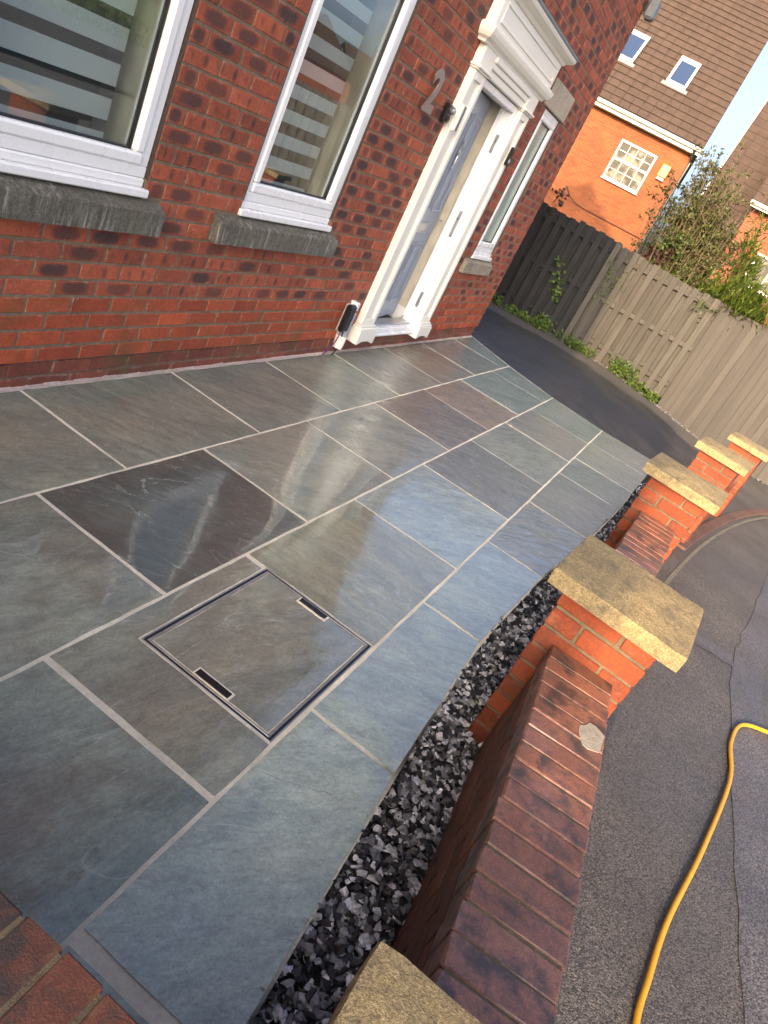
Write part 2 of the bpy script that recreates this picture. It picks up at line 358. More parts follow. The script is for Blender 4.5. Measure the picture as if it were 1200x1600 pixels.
# ------------------------------------------------------------------ mesh helpers
def tag(o, label=None, cat=None, group=None, kind=None):
    if label: o['label'] = label
    if cat: o['category'] = cat
    if group: o['group'] = group
    if kind: o['kind'] = kind
    return o
def link(name, me, mat=None, parent=None):
    o = bpy.data.objects.new(name, me)
    if mat is not None and len(me.materials) == 0: me.materials.append(mat)
    COL.objects.link(o)
    if parent: o.parent = parent
    return o
def empty(name, loc=(0, 0, 0), rz=0.0):
    o = bpy.data.objects.new(name, None); o.location = loc; o.rotation_euler = (0, 0, rz); o.empty_display_size = .1
    COL.objects.link(o); return o
def fix_faces(vs, fs, c):
    out = []
    for f in fs:
        a, b, d = (Vector(vs[f[i]]) for i in range(3)); n = (b - a).cross(d - a)
        m = sum((Vector(vs[i]) for i in f), Vector()) / len(f)
        out.append(tuple(f) if n.dot(m - c) >= 0 else tuple(reversed(f)))
    return out
def bevbox(sx, sy, sz, b=.004, jit=0.0, r=None):
    h = (sx / 2, sy / 2, sz / 2); vs = []; idx = {}
    for cx in (-1, 1):
        for cy in (-1, 1):
            for cz in (-1, 1):
                s = (cx, cy, cz)
                j = [(r.uniform(-jit, jit) if r else 0) for _ in range(3)]
                for ax in range(3):
                    vs.append(tuple(s[k] * (h[k] - (0 if k == ax else b)) + (j[k] if k != ax else 0) for k in range(3))); idx[(s, ax)] = len(vs) - 1
    fs = []
    for ax in range(3):
        o1, o2 = [k for k in range(3) if k != ax]
        for sg in (-1, 1):
            q = []
            for a, c in ((-1, -1), (1, -1), (1, 1), (-1, 1)):
                s = [0, 0, 0]; s[ax] = sg; s[o1] = a; s[o2] = c; q.append(idx[(tuple(s), ax)])
            fs.append(q)
        for a in (-1, 1):                       # edges running along ax
            for c in (-1, 1):
                s0 = [0, 0, 0]; s0[o1] = a; s0[o2] = c; s1 = s0[:]; s0[ax] = -1; s1[ax] = 1
                s0, s1 = tuple(s0), tuple(s1); fs.append([idx[(s0, o1)], idx[(s1, o1)], idx[(s1, o2)], idx[(s0, o2)]])
    for cx in (-1, 1):
        for cy in (-1, 1):
            for cz in (-1, 1): s = (cx, cy, cz); fs.append([idx[(s, 0)], idx[(s, 1)], idx[(s, 2)]])
    return vs, fix_faces(vs, fs, Vector())

class MB:
    def __init__(s): s.v = []; s.f = []; s.a = []; s.c = []
    def add(s, vs, fs, mat=None, a=None, c=None):
        o = len(s.v)
        s.v += [tuple(mat @ Vector(v)) for v in vs] if mat is not None else [tuple(v) for v in vs]
        s.f += [tuple(i + o for i in f) for f in fs]
        s.a += (a if a is not None else [(0, 0, 0)] * len(vs)); s.c += [c if c is not None else .5] * len(vs)
        return s
    def box(s, x0, x1, y0, y1, z0, z1, b=.003):
        b = min(b, abs(x1 - x0) * .3, abs(y1 - y0) * .3, abs(z1 - z0) * .3)
        vs, fs = bevbox(abs(x1 - x0), abs(y1 - y0), abs(z1 - z0), b)
        return s.add(vs, fs, Matrix.Translation(((x0 + x1) / 2, (y0 + y1) / 2, (z0 + z1) / 2)))
    def tube(s, pts, rad, n=8, cap=True, c=None):
        pts = [Vector(p) for p in pts]; rr = rad if isinstance(rad, (list, tuple)) else [rad] * len(pts)
        vs = []; fs = []; up = Vector((.13, .21, .97))
        for i, p in enumerate(pts):
            d = (pts[min(i + 1, len(pts) - 1)] - pts[max(i - 1, 0)]).normalized()
            a = d.cross(up)
            if a.length < .05: a = d.cross(Vector((1, 0, 0)))
            a.normalize(); bb = d.cross(a)
            for k in range(n): t_ = 2 * pi * k / n; vs.append(p + (a * cos(t_) + bb * sin(t_)) * rr[i])
        for i in range(len(pts) - 1):
            for k in range(n): k2 = (k + 1) % n; fs.append((i * n + k, i * n + k2, (i + 1) * n + k2, (i + 1) * n + k))
        if cap: fs.append(tuple(reversed(range(n)))); fs.append(tuple(range((len(pts) - 1) * n, len(pts) * n)))
        return s.add(vs, fs, c=c)
    def profile(s, prof, x0, x1, miter=True):
        """prof: list of (out, z) from wall outwards (out >= 0 towards -y); extruded along x with returned ends"""
        n = len(prof); vs = []
        for o_, z in prof: vs.append((x0 - (o_ if miter else 0), -o_, z))
        for o_, z in prof: vs.append((x1 + (o_ if miter else 0), -o_, z))
        for o_, z in prof: vs.append((x0 - (o_ if miter else 0), 0, z))
        for o_, z in prof: vs.append((x1 + (o_ if miter else 0), 0, z))
        fs = []
        for i in range(n - 1):
            fs += [(i, i + 1, n + i + 1, n + i), (2 * n + i, 2 * n + i + 1, i + 1, i), (n + i, n + i + 1, 3 * n + i + 1, 3 * n + i)]
        fs += [(0, n, 3 * n, 2 * n), (n - 1, 2 * n - 1, 4 * n - 1, 3 * n - 1)]
        c = Vector(((x0 + x1) / 2, 0.0, (prof[0][1] + prof[-1][1]) / 2))
        return s.add(vs, fs)
    def build(s, name, mat, parent=None, smooth=False):
        me = bpy.data.meshes.new(name); me.from_pydata(s.v, [], s.f)
        at = me.attributes.new('brk', 'FLOAT_VECTOR', 'POINT'); at.data.foreach_set('vector', [x for a in s.a for x in a])
        if s.c and isinstance(s.c[0], tuple):
            at = me.attributes.new('col', 'FLOAT_COLOR', 'POINT'); at.data.foreach_set('color', [x for c in s.c for x in (*c, 1)])
        else:
            at = me.attributes.new('lf', 'FLOAT', 'POINT'); at.data.foreach_set('value', s.c)
        if smooth: me.polygons.foreach_set('use_smooth', [True] * len(me.polygons))
        me.update(); return link(name, me, mat, parent)

_bc = {}
def brick_data(l, d, h, mat, axis_u=0, axis_v=2):
    """one of a few shared meshes for a brick of this size"""
    k = (round(l, 3), round(d, 3), round(h, 3), mat.name, axis_u, axis_v)
    if k not in _bc: _bc[k] = []
    nv = 22 if len(_bc) < 40 else 4
    full = abs(l - .215) < .002 or abs(l - .0705) < .002
    lim = nv if full else 3
    if len(_bc[k]) < lim:
        r = random.Random(hash(k[:3]) % 1000 + len(_bc[k]) * 17); vs, fs = bevbox(l, d, h, .0040, .0028, r)
        H = (l / 2, d / 2, h / 2); q = (len(_bc[k]) + .5) / lim if full else r.random()
        m = MB().add(vs, fs, a=[(v[axis_u] / H[axis_u], v[axis_v] / H[axis_v], q) for v in vs])
        me = bpy.data.meshes.new('brick'); me.from_pydata(m.v, [], m.f)
        at = me.attributes.new('brk', 'FLOAT_VECTOR', 'POINT'); at.data.foreach_set('vector', [x for a in m.a for x in a])
        me.materials.append(mat); _bc[k].append(me); return me
    return rng.choice(_bc[k])
def brick(l, d, h, mat, parent, loc, rz=0.0, name='brick', **kw):
    o = bpy.data.objects.new(name, brick_data(l, d, h, mat, **kw)); COL.objects.link(o); o.parent = parent
    o.location = loc; o.rotation_euler = (0, 0, rz); return o
def wall_grid(xs, zs, holes, y0, y1):
    """solid wall slab with rectangular holes"""
    xs = sorted(set(xs)); zs = sorted(set(zs)); m = MB()
    def solid(i, k):
        if i < 0 or k < 0 or i >= len(xs) - 1 or k >= len(zs) - 1: return False
        cx, cz = (xs[i] + xs[i + 1]) / 2, (zs[k] + zs[k + 1]) / 2
        return not any(a < cx < b and c < cz < d for a, b, c, d in holes)
    for i in range(len(xs) - 1):
        for k in range(len(zs) - 1):
            if not solid(i, k): continue
            a, b, c, d = xs[i], xs[i + 1], zs[k], zs[k + 1]
            q = lambda *p: m.add(p, [(0, 1, 2, 3)])
            q((a, y0, c), (b, y0, c), (b, y0, d), (a, y0, d)); q((b, y1, c), (a, y1, c), (a, y1, d), (b, y1, d))
            if not solid(i - 1, k): q((a, y1, c), (a, y0, c), (a, y0, d), (a, y1, d))
            if not solid(i + 1, k): q((b, y0, c), (b, y1, c), (b, y1, d), (b, y0, d))
            if not solid(i, k - 1): q((a, y1, c), (b, y1, c), (b, y0, c), (a, y0, c))
            if not solid(i, k + 1): q((a, y0, d), (b, y0, d), (b, y1, d), (a, y1, d))
    return m
def lerp_tab(x, tab):
    if x <= tab[0][0]: return tab[0][1]
    for (a, p), (b, q) in zip(tab, tab[1:]):
        if x <= b: return p + (q - p) * (x - a) / (b - a)
    return tab[-1][1]
def sheet(name, fn, us, vs_, mat, kind='structure'):
    v = [fn(a, b) for b in vs_ for a in us]; n = len(us)
    f = [(j * n + i, j * n + i + 1, (j + 1) * n + i + 1, (j + 1) * n + i) for j in range(len(vs_) - 1) for i in range(n - 1)]
    m = MB().add(v, f); o = m.build(name, mat, smooth=True); return tag(o, kind=kind)
def frange(a, b, n): return [a + (b - a) * i / n for i in range(n + 1)]


# ================================================================== SETTING
ZPAV = [(-40, -.1), (2.3, -.1), (4.4, -.13), (6.35, -.2), (8.2, -.285), (12, -.32), (60, -.6)]
def zpav(x): return lerp_tab(x, ZPAV)
YCL = [(-8, -2.56), (.465, -2.535), (2.305, -2.452), (4.385, -2.545), (6.345, -2.815), (8.225, -3.143), (11.7, -3.75), (60, -4.0)]
def ycl(x): return lerp_tab(x, YCL)          # centre line of the garden wall
DEDGE = [(-3.3, 7.25), (-2.75, 7.32), (-2.41, 7.48), (-1.835, 7.486), (-1.24, 7.62), (-.66, 7.86), (0, 8.25), (.3, 8.26)]
def dedge(y): return lerp_tab(y, DEDGE)      # patio / driveway edge
OUT = [(.5, -2.238), (.80, -2.222), (1.726, -2.163), (2.66, -2.130), (3.575, -2.183), (4.47, -2.285), (5.39, -2.348), (6.01, -2.385), (6.75, -2.42), (7.6, -2.44)]
def outer(x): return lerp_tab(x, OUT)        # outer edge of the slabs
sheet('ground', lambda a, b: (a, b, -.95), [-700, 0, 700], [-700, 0, 700], M['lawn'])
def drive_z(x, y):
    k = min(1.0, max(0.0, (-y - .9) / (-ycl(x) - .9))); return -.014 + (zpav(x) + .014) * k * k * (3 - 2 * k)
def drive(a, b):
    y0 = ycl(max(8.0, 8.0 + a * 3.7)); y = y0 + (14 - y0) * b
    xl = dedge(min(y, .3)); x = xl + (11.78 - xl) * a
    if b == 0: y = ycl(x)
    return (x, y, drive_z(x, y))
sheet('driveway', drive, frange(0, 1, 22), [0, .01, .02, .035, .05, .07, .09, .11, .13, .15, .17, .19, .2, .21, .23, .27, .35, .6, 1], M['tarmac'])
def pav(a, b):
    y0 = ycl(a); return (a, y0 + (-5.0 - y0) * b, zpav(a) - .02 * b)
sheet('pavement', pav, [-30, -10, -4, -2] + frange(0, 13, 52) + [16, 20, 30, 60], frange(0, 1, 10), M['pavement'])
kb = MB()
xs_ = [-30, -10, -2, 2, 4, 6, 8, 10, 12, 20, 60]
for a, b in zip(xs_, xs_[1:]):
    z0, z1 = zpav(a) - .02, zpav(b) - .02
    vs = [(a, -5.0, z0 - .2), (a, -5.13, z0 - .2), (a, -5.13, z0 + .004), (a, -5.0, z0 + .004), (b, -5.0, z1 - .2), (b, -5.13, z1 - .2), (b, -5.13, z1 + .004), (b, -5.0, z1 + .004)]
    kb.add(vs, fix_faces(vs, [(0, 1, 2, 3), (4, 5, 6, 7), (1, 2, 6, 5), (2, 3, 7, 6), (0, 1, 5, 4), (3, 0, 4, 7)], sum((Vector(v) for v in vs), Vector()) / 8))
tag(kb.build('kerb', M['concrete']), kind='structure')
sheet('road', lambda a, b: (a, -5.12 - 6.2 * b, zpav(a) - .13), xs_, [0, .5, 1], M['road'])
sheet('opposite_pavement', lambda a, b: (a, -11.3 - 14 * b, zpav(a) - .03), xs_, [0, 1], M['road'])
sheet('verge', lambda a, b: (a, -25.3 - 50 * b, zpav(a) - .06 - 1.2 * b), xs_, frange(0, 1, 6), M['lawn'])
sheet('garden_ground', lambda a, b: (11.79 + 50 * a, -3.4 + 30 * b, -.02), frange(0, 1, 4), frange(0, 1, 4), M['lawn'])

# trench repair strips in the pavement: thin sheets laid 4 mm proud
def strip(name, pts, w, mat):
    m = MB(); P = [Vector((x, y, 0)) for x, y in pts]; L = []
    for i, p_ in enumerate(P):
        d = (P[min(i + 1, len(P) - 1)] - P[max(0, i - 1)]).normalized(); n_ = Vector((-d.y, d.x, 0)); j = rng.uniform(-.012, .012)
        for s_ in (.5, -.5): q = p_ + n_ * (w * s_ + j); L.append((q.x, q.y, zpav(q.x) - .02 * (ycl(q.x) - q.y) / (ycl(q.x) + 5) + .004))
    m.add(L, [(2 * i, 2 * i + 1, 2 * i + 3, 2 * i + 2) for i in range(len(P) - 1)]); return tag(m.build(name, mat), kind='structure')
def resample(pts, n):
    P = [Vector((*p_, 0)) if len(p_) == 2 else Vector(p_) for p_ in pts]; out = []
    cum = [0]
    for a, b in zip(P, P[1:]): cum.append(cum[-1] + (b - a).length)
    for i in range(n + 1):
        s_ = cum[-1] * i / n; k = 0
        while k < len(P) - 2 and cum[k + 1] < s_: k += 1
        t_ = (s_ - cum[k]) / max(1e-9, cum[k + 1] - cum[k])
        p0, p1, p2, p3 = P[max(0, k - 1)], P[k], P[k + 1], P[min(len(P) - 1, k + 2)]
        out.append(.5 * ((2 * p1) + (p2 - p0) * t_ + (2 * p0 - 5 * p1 + 4 * p2 - p3) * t_ * t_ + (3 * p1 - p0 - 3 * p2 + p3) * t_ ** 3))
    return out
strip('trench_repair', [(p_.x, p_.y) for p_ in resample([(.8, -3.50), (2.0, -3.46), (3.0, -3.43), (3.9, -3.44), (4.6, -3.48), (6.2, -3.74), (8.5, -4.1)], 40)], .19, M['patch'])
strip('trench_repair', [(p_.x, p_.y) for p_ in resample([(4.37, -2.98), (4.40, -3.15), (4.42, -3.36)], 10)], .16, M['patch'])

# ================================================================== HOUSE
ZB = .424                                     # top of the smooth red band
house = empty('brick_house'); tag(house, 'red brick house with white windows and a white pillared door surround', 'house')
W1 = (1.30, 2.555, .724, 2.224); W2 = (3.225, 4.13, .724, 2.224); W3 = (6.90, 7.47, .724, 2.224); DR = (5.09, 6.44, .124, 2.30)
holes = [W1, W2, W3, DR]
XL, XR, ZT = -6.0, 8.25, 5.1
xs = [XL, XR - .006] + [h for q in holes for h in q[:2]]; zs = [.124, ZT] + [h for q in holes for h in q[2:]]
wall_grid(xs, zs, holes, .0045, .30).build('wall', M['mortar'], house)
MB().box(XL, XR - .008, .022, .29, -.15, .1235, .001).build('wall_base', M['mortar'], house)
sills = [(1.20, 2.655), (3.05, 4.22), (6.74, 7.56)]
lint = [(1.20, 2.70), (3.08, 4.27), (6.80, 7.53)]
blocks = [W1, W2, W3, DR] + [(a, b, .724, .874) for a, b in sills] + [(a, b, 2.224, 2.449) for a, b in lint]
todo = []
for k in range(-6, 63):
    z0 = ZB + .075 * k; z1 = z0 + .065
    if z0 > ZT - .07: break
    off = 2.212 if k % 2 == 0 else 2.0995
    n0 = int((XL - off) / .225) - 1
    cut = sorted((a - .005, b + .005) for a, b, c, d in blocks if c - .02 < (z0 + z1) / 2 < d + .005)
    for i in range(n0, 30):
        a, b = off + .225 * i + .005, off + .225 * (i + 1) - .005
        a, b = max(a, XL), min(b, XR)
        seg = [(a, b)]
        for c0, c1 in cut:
            nw_ = []
            for p_, q_ in seg:
                if q_ <= c0 or p_ >= c1: nw_.append((p_, q_)); continue
                if p_ < c0: nw_.append((p_, c0))
                if q_ > c1: nw_.append((c1, q_))
            seg = nw_
        for p_, q_ in seg:
            if q_ - p_ < .025: continue
            mt = 'rustic' if k >= 0 else ('smooth' if k >= -4 else 'plinth')
            yo = 0.0 if k >= -4 else .015
            cen = Vector(((p_ + q_) / 2, yo, (z0 + z1) / 2)); pr = proj(cen); area = 0
            if pr and -20 < pr[0] < 1220 and -20 < pr[1] < 1620:
                A, B, D = proj((p_, yo, z0)), proj((q_, yo, z0)), proj((p_, yo, z1))
                area = abs((B[0] - A[0]) * (D[1] - A[1]) - (B[1] - A[1]) * (D[0] - A[0]))
            todo.append((area, p_, q_, z0, z1, mt, yo))
todo.sort(key=lambda q: -q[0])
rest = {}
for i, (ar, p_, q_, z0, z1, mt, yo) in enumerate(todo):
    jy = rng.uniform(0, .0025)
    l = round(q_ - p_, 3); loc = ((p_ + q_) / 2, yo + .05 + jy, (z0 + z1) / 2)
    if i < 296 and ar > 0: brick(l, .10, .065, M[mt], house, loc)
    else:
        vs, fs = bevbox(l, .10, .065, .0040, .0028, rng); r_ = rng.random()
        rest.setdefault(mt, MB()).add(vs, fs, Matrix.Translation(loc), a=[(v[0] * 2 / l, v[2] / .0325, r_) for v in vs])
for mt, m in rest.items(): tag(m.build('brickwork', M[mt], house), kind='stuff')
# pale mortar fillet where wall and paving meet
fl = MB()
for i in range(90):
    x = .6 + i * .085; w_ = .004 + .006 * noise.noise((x * 5, 0, 0)) ** 2 + rng.uniform(0, .003); hh = .004 + rng.uniform(0, .006)
    vs = [(x, .02, -.004), (x, -w_, .002), (x, .02, hh), (x + .087, .02, -.004), (x + .087, -w_ + rng.uniform(-.002, .002), .002), (x + .087, .02, hh)]
    fl.add(vs, [(1, 4, 5, 2), (0, 1, 2), (3, 5, 4)])
fl.build('mortar_fillet', M['splash'], house)
# stone sills (sloped top) and lintels
def sill(x0, x1, mat, out=.045):
    prof = [(0, .730), (out - .012, .728), (out, .730), (out, .826), (out - .006, .834), (0, .856), (-.03, .866)]
    m = MB(); n = len(prof)
    vs = [(x0, -o_, z) for o_, z in prof] + [(x0, .035, .730)] + [(x1, -o_, z) for o_, z in prof] + [(x1, .035, .730)]
    n += 1; fs = [tuple(range(n)), tuple(range(2 * n - 1, n - 1, -1))] + [(i, (i + 1) % n, n + (i + 1) % n, n + i) for i in range(n)]
    m.add(vs, fix_faces(vs, fs, Vector(((x0 + x1) / 2, 0, .79)))); return m.build('stone_sill', mat, house)
sill(*sills[0], M['sill'], .05); sill(*sills[1], M['sill'], .05); sill(*sills[2], M['sill_pale'], .035)
for a, b in lint: MB().box(a, b, -.012, .10, 2.229, 2.444, .006).build('stone_lintel', M['lintel'], house)

def rect_ring(m, x0, x1, z0, z1, w, ya, yb, b=.004):
    m.box(x0, x1, ya, yb, z0, z0 + w, b); m.box(x0, x1, ya, yb, z1 - w, z1, b)
    m.box(x0, x0 + w, ya + .001, yb - .001, z0 + w, z1 - w, b); m.box(x1 - w, x1, ya + .001, yb - .001, z0 + w, z1 - w, b)
def window(x0, x1, z1, pane, mull=None):
    zc = .868; zf = .938
    m = MB(); rect_ring(m, x0 + .004, x1 - .006, zf, z1 - .003, .045, .016, .100)
    w = m.build('window', M['upvc'], house)
    c = MB(); c.box(x0 - .012, x1 + .012, -.014, .10, zc, zc + .034, .005); c.box(x0 + .003, x1 - .005, .012, .10, zc + .0345, zf - .001, .006)
    c.build('window_cill', M['upvc'], w)
    cells = [(x0 + .049, x1 - .051)] if not mull else [(x0 + .049, mull - .022), (mull + .022, x1 - .051)]
    if mull: MB().box(mull - .0215, mull + .0215, .017, .099, zf + .0455, z1 - .0485).build('mullion', M['upvc'], w)
    for a, b in cells:
        s = MB(); lo, hi = zf + .046, z1 - .049
        rect_ring(s, a, b, lo, hi, .048, .008, .085, .009); s.build('sash', M['upvc'], w)
        g = MB(); rect_ring(g, a + .0485, b - .0485, lo + .0485, hi - .0485, .006, .034, .060, .001); g.build('gasket', M['gasket'], w)
        MB().box(a + .0548, b - .0548, .044, .050, lo + .0548, hi - .0548, .0005).build('pane', pane, w)
    MB().box(x1 - .0050, x1 - .0005, .003, .016, zf + .002, z1 - .004, .001).build('seal', M['brown'], w)
    MB().box(x0 + .0005, x0 + .0035, .003, .016, zf + .002, z1 - .004, .001).build('seal', M['brown'], w)
    rv = MB(); rv.box(x1 - .03, x1 - .008, .101, .33, zc + .04, z1 - .01); rv.box(x0 + .008, x0 + .03, .101, .33, zc + .04, z1 - .01); rv.box(x0 - .03, x1 + .03, .101, .37, zc + .012, zc + .038)
    rv.build('inner_reveal', M['plaster'], w)
    return w
window(W1[0], W1[1], W1[3], M['glass'], 1.86 - .16)
window(W2[0], W2[1], W2[3], M['glass'])
window(W3[0], W3[1], W3[3], M['frosted'])
# interior shell so the glass looks into real rooms
rm = MB()
rm.box(XL + .1, 8.0, 4.2, 4.3, .05, 2.5); rm.box(5.00, 5.06, .301, 4.19, .05, 5.2); rm.box(XL + .1, 5.06, .302, 4.19, 2.502, 2.56); rm.box(6.46, 8.0, .302, 4.19, 2.502, 2.56); rm.box(2.86, 2.94, .302, 4.19, .06, 2.5)
rm.build('room_walls', M['room'], house)
MB().box(6.46, 6.52, .303, 4.19, .06, 5.2).build('hall_wall', M['plaster'], house)
MB().box(6.445, 6.459, .32, 4.1, .165, .30).build('skirting', M['upvc'], house)
MB().box(XL + .1, 8.0, .303, 4.19, .02, .049).build('room_floor', M['carpet'], house)
MB().box(5.07, 6.44, .10, 3.5, .13, .158).build('hall_floor', M['carpet'], house)
MB().box(6.245, 6.4375, .1015, .3015, .16, 2.3, .002).build('door_reveal', M['plaster'], house)
MB().box(6.235, 6.2445, .12, .3, .16, .29, .002).build('skirting', M['upvc'], house)
# rest of the body and roof
sb = MB(); sb.box(8.0, XR - .004, .302, 8.0, -.15, ZT + .4); sb.box(XL, XR, 7.9, 8.1, -.15, ZT); sb.build('side_wall', M['farbrick2'], house)
def roof_prism(x0, x1, y0, y1, z0, pitch, th=.12):
    ym = (y0 + y1) / 2; zr = z0 + (ym - y0) * tan(RAD(pitch))
    vs = []
    for x in (x0, x1): vs += [(x, y0, z0), (x, ym, zr), (x, y1, z0), (x, y1, z0 - th), (x, ym, zr - th), (x, y0, z0 - th)]
    fs = [(0, 1, 4, 5), (1, 2, 3, 4), (6, 7, 10, 11), (7, 8, 9, 10)] + [(0, 1, 7, 6), (1, 2, 8, 7), (2, 3, 9, 8), (3, 4, 10, 9), (4, 5, 11, 10), (5, 0, 6, 11)]
    return MB().add(vs, fs)
roof_prism(XL, 5.0, -.33, 8.4, 5.12, 38).build('roof', M['tile'], house); roof_prism(6.52, XR + .12, -.33, 8.4, 5.12, 38).build('roof', M['tile'], house)
vs = [(5.0, -.33, 5.12), (6.52, -.33, 5.12), (6.52, 4.035, 5.12 + 4.365 * tan(RAD(38))), (5.0, 4.035, 5.12 + 4.365 * tan(RAD(38)))]; MB().add(vs, [(0, 1, 2, 3)]).build('rooflight', M['glass'], house)  # invented glazed strip between the roof halves, added to brighten the hall
gb = MB(); vs = [(8.02, .1, 5.0), (8.02, 7.95, 5.0), (8.02, 4.03, 8.25), (8.24, .1, 5.0), (8.24, 7.95, 5.0), (8.24, 4.03, 8.25)]
gb.add(vs, fix_faces(vs, [(0, 1, 2), (3, 4, 5), (0, 1, 4, 3), (1, 2, 5, 4), (2, 0, 3, 5)], Vector((8.1, 4, 6)))); gb.build('gable', M['farbrick2'], house)
sf = MB(); sf.box(XL, XR + .1, -.32, 0.0, 4.96, 4.985); sf.box(XL, XR + .1, -.335, -.322, 4.96, 5.11); sf.build('soffit', M['gutterwhite'], house)
sf = MB(); sf.tube([(XL, -.39, 5.06), (XR + .1, -.39, 5.06)], .055, 10); sf.build('gutter', M['blackpipe'], house)

# ---- door surround
def pilaster(x0, x1):
    m = MB(); d = .05
    m.box(x0, x1, -.030, .004, .252, 2.062, .004)                       # shaft ground
    m.box(x0, x0 + .052, -d, -.0305, .252, 2.062, .006); m.box(x1 - .052, x1, -d, -.0305, .252, 2.062, .006)
    m.box(x0 + .053, x1 - .053, -d, -.0305, .252, .300, .004); m.box(x0 + .053, x1 - .053, -d, -.0305, 2.01, 2.062, .004)
    m.box(x0 + .0525, x0 + .064, -.041, -.0307, .301, 2.009, .003); m.box(x1 - .064, x1 - .0525, -.041, -.0307, .301, 2.009, .003)
    return m.build('pilaster', M['surround'], sur)
sur = MB().box(5.291, 6.239, -.040, .02, 2.075, 2.125, .006).box(5.291, 6.239, -.052, .02, 2.1255, 2.165, .006).box(5.291, 6.239, -.064, .02, 2.1655, 2.208, .008).build('door_surround', M['surround'], house)
for a, b in ((5.06, 5.29), (6.24, 6.47)):
    pilaster(a, b)
    m = MB(); m.box(a - .012, b + .012, -.066, .003, .235, .2515, .006); m.box(a - .024, b + .024, -.080, .003, .214, .2345, .006)
    vs = []
    for x in frange(a - .03, b + .03, 10):                              # plinth block with a shallow arched foot
        q = 2 * (x - a + .03) / (b - a + .06) - 1; zb = .108 + .022 * max(0, 1 - (q * 1.25) ** 4)
        vs += [(x, -.088, zb), (x, -.088, .2135), (x, .002, .2135), (x, .002, zb)]
    fs = [(0, 1, 2, 3), tuple(range(40, 44))] + [(4 * i + k, 4 * i + (k + 1) % 4, 4 * i + 4 + (k + 1) % 4, 4 * i + 4 + k) for i in range(10) for k in range(4)]
    m.add(vs, fix_faces(vs, fs, Vector(((a + b) / 2, -.04, .17)))); m.build('plinth_block', M['surround'], sur)
    m = MB(); m.box(a - .010, b + .010, -.062, .003, 2.063, 2.074, .004); m.box(a - .022, b + .022, -.076, .003, 2.0745, 2.092, .006); m.box(a - .004, b + .004, -.054, .003, 2.0925, 2.208, .005)
    m.build('capital', M['surround'], sur)
en = MB(); en.profile([(.055, 2.2085), (.060, 2.222), (.085, 2.238), (.098, 2.262), (.103, 2.285), (.103, 2.298), (.090, 2.306), (.080, 2.312)], 5.045, 6.485)
en.build('architrave_moulding', M['surround'], sur)
en = MB(); en.box(4.985, 6.545, -.070, .002, 2.3125, 2.492, .003); en.build('frieze', M['surround'], sur)
pn = MB(); rect_ring(pn, 5.05, 6.48, 2.345, 2.462, .016, -.078, -.0705, .004); pn.build('frieze_panel', M['surround'], sur)
en = MB(); en.profile([(.074, 2.4925), (.082, 2.500), (.090, 2.515), (.115, 2.528), (.135, 2.545), (.142, 2.560), (.142, 2.578), (.138, 2.582), (0, 2.60)], 5.045, 6.485)
en.build('cornice', M['surround'], sur)
en = MB(); en.profile([(.150, 2.574), (.150, 2.588), (.145, 2.594), (.0, 2.625), (0, 2.66)], 5.045, 6.485); en.build('lead_flashing', M['lead'], sur)
# ---- door frame, leaf
fr = MB()
fr.box(5.2905, 5.345, -.012, .10, .20, 2.07, .005); fr.box(6.185, 6.2395, -.012, .10, .20, 2.07, .005); fr.box(5.3455, 6.1845, -.010, .10, 2.02, 2.068, .005)
fr.box(6.160, 6.1845, .06, .10, .24, 2.019, .003)
frame = fr.build('door_frame', M['upvc'], house)
th = MB(); th.box(5.2905, 6.2395, -.03, .12, .162, .199, .006); th.box(5.295, 6.235, -.052, .10, .137, .1615, .006); th.build('threshold', M['upvc'], frame)
MB().box(5.35, 6.18, .01, .11, .1995, .214, .003).build('sill_bar', M['galv'], frame)
for z0, z1 in ((.36, .50), (1.00, 1.22), (1.70, 1.84)):
    m = MB(); m.box(6.1795, 6.1848, .012, .042, z0, z1, .001); m.box(6.1760, 6.1792, .018, .034, z0 + .03, z1 - .05, .001); m.build('lock_keep', M['galv'], frame)
lm = MB(); lm.box(0, .825, 0, .045, .218, 2.015, .003); dl = lm.build('door', M['doorblue'], house)
dl.location = (5.352, .055, 0); dl.rotation_euler = (0, 0, RAD(9.0))
for x0, x1, z0, z1 in ((.11, .385, .36, .88), (.44, .715, .36, .88), (.11, .385, 1.13, 1.88), (.44, .715, 1.13, 1.88)):
    m = MB(); rect_ring(m, x0, x1, z0, z1, .022, -.011, -.0005, .005); rect_ring(m, x0 + .045, x1 - .045, z0 + .045, z1 - .045, .014, -.008, -.0005, .004); m.build('door_panel', M['doorblue'], dl)
m = MB(); rect_ring(m, .27, .56, .96, 1.04, .012, -.014, -.0005, .004); m.box(.283, .547, -.008, -.0005, .973, 1.027, .003); m.build('letter_plate', M['galv'], dl)
m = MB(); m.tube([(.795, -.001, 1.08), (.795, -.045, 1.08)], .010, 8); m.tube([(.795, -.045, 1.08), (.76, -.05, 1.085), (.70, -.05, 1.085)], .009, 8); m.box(.78, .81, -.008, -.0005, .98, 1.18, .003); m.build('door_handle', M['galv'], dl)
m = MB(); m.tube([(.415 + .035 * sin(a * .7), -.022, 1.62 + .05 * cos(a * .7)) for a in range(0, 8)], .008, 6); m.tube([(.415, -.001, 1.67), (.415, -.025, 1.67)], .012, 8); m.tube([(.415, -.022, 1.57), (.41, -.022, 1.50), (.395, -.02, 1.47)], [.008, .007, .010], 6); m.build('door_knocker', M['galv'], dl)

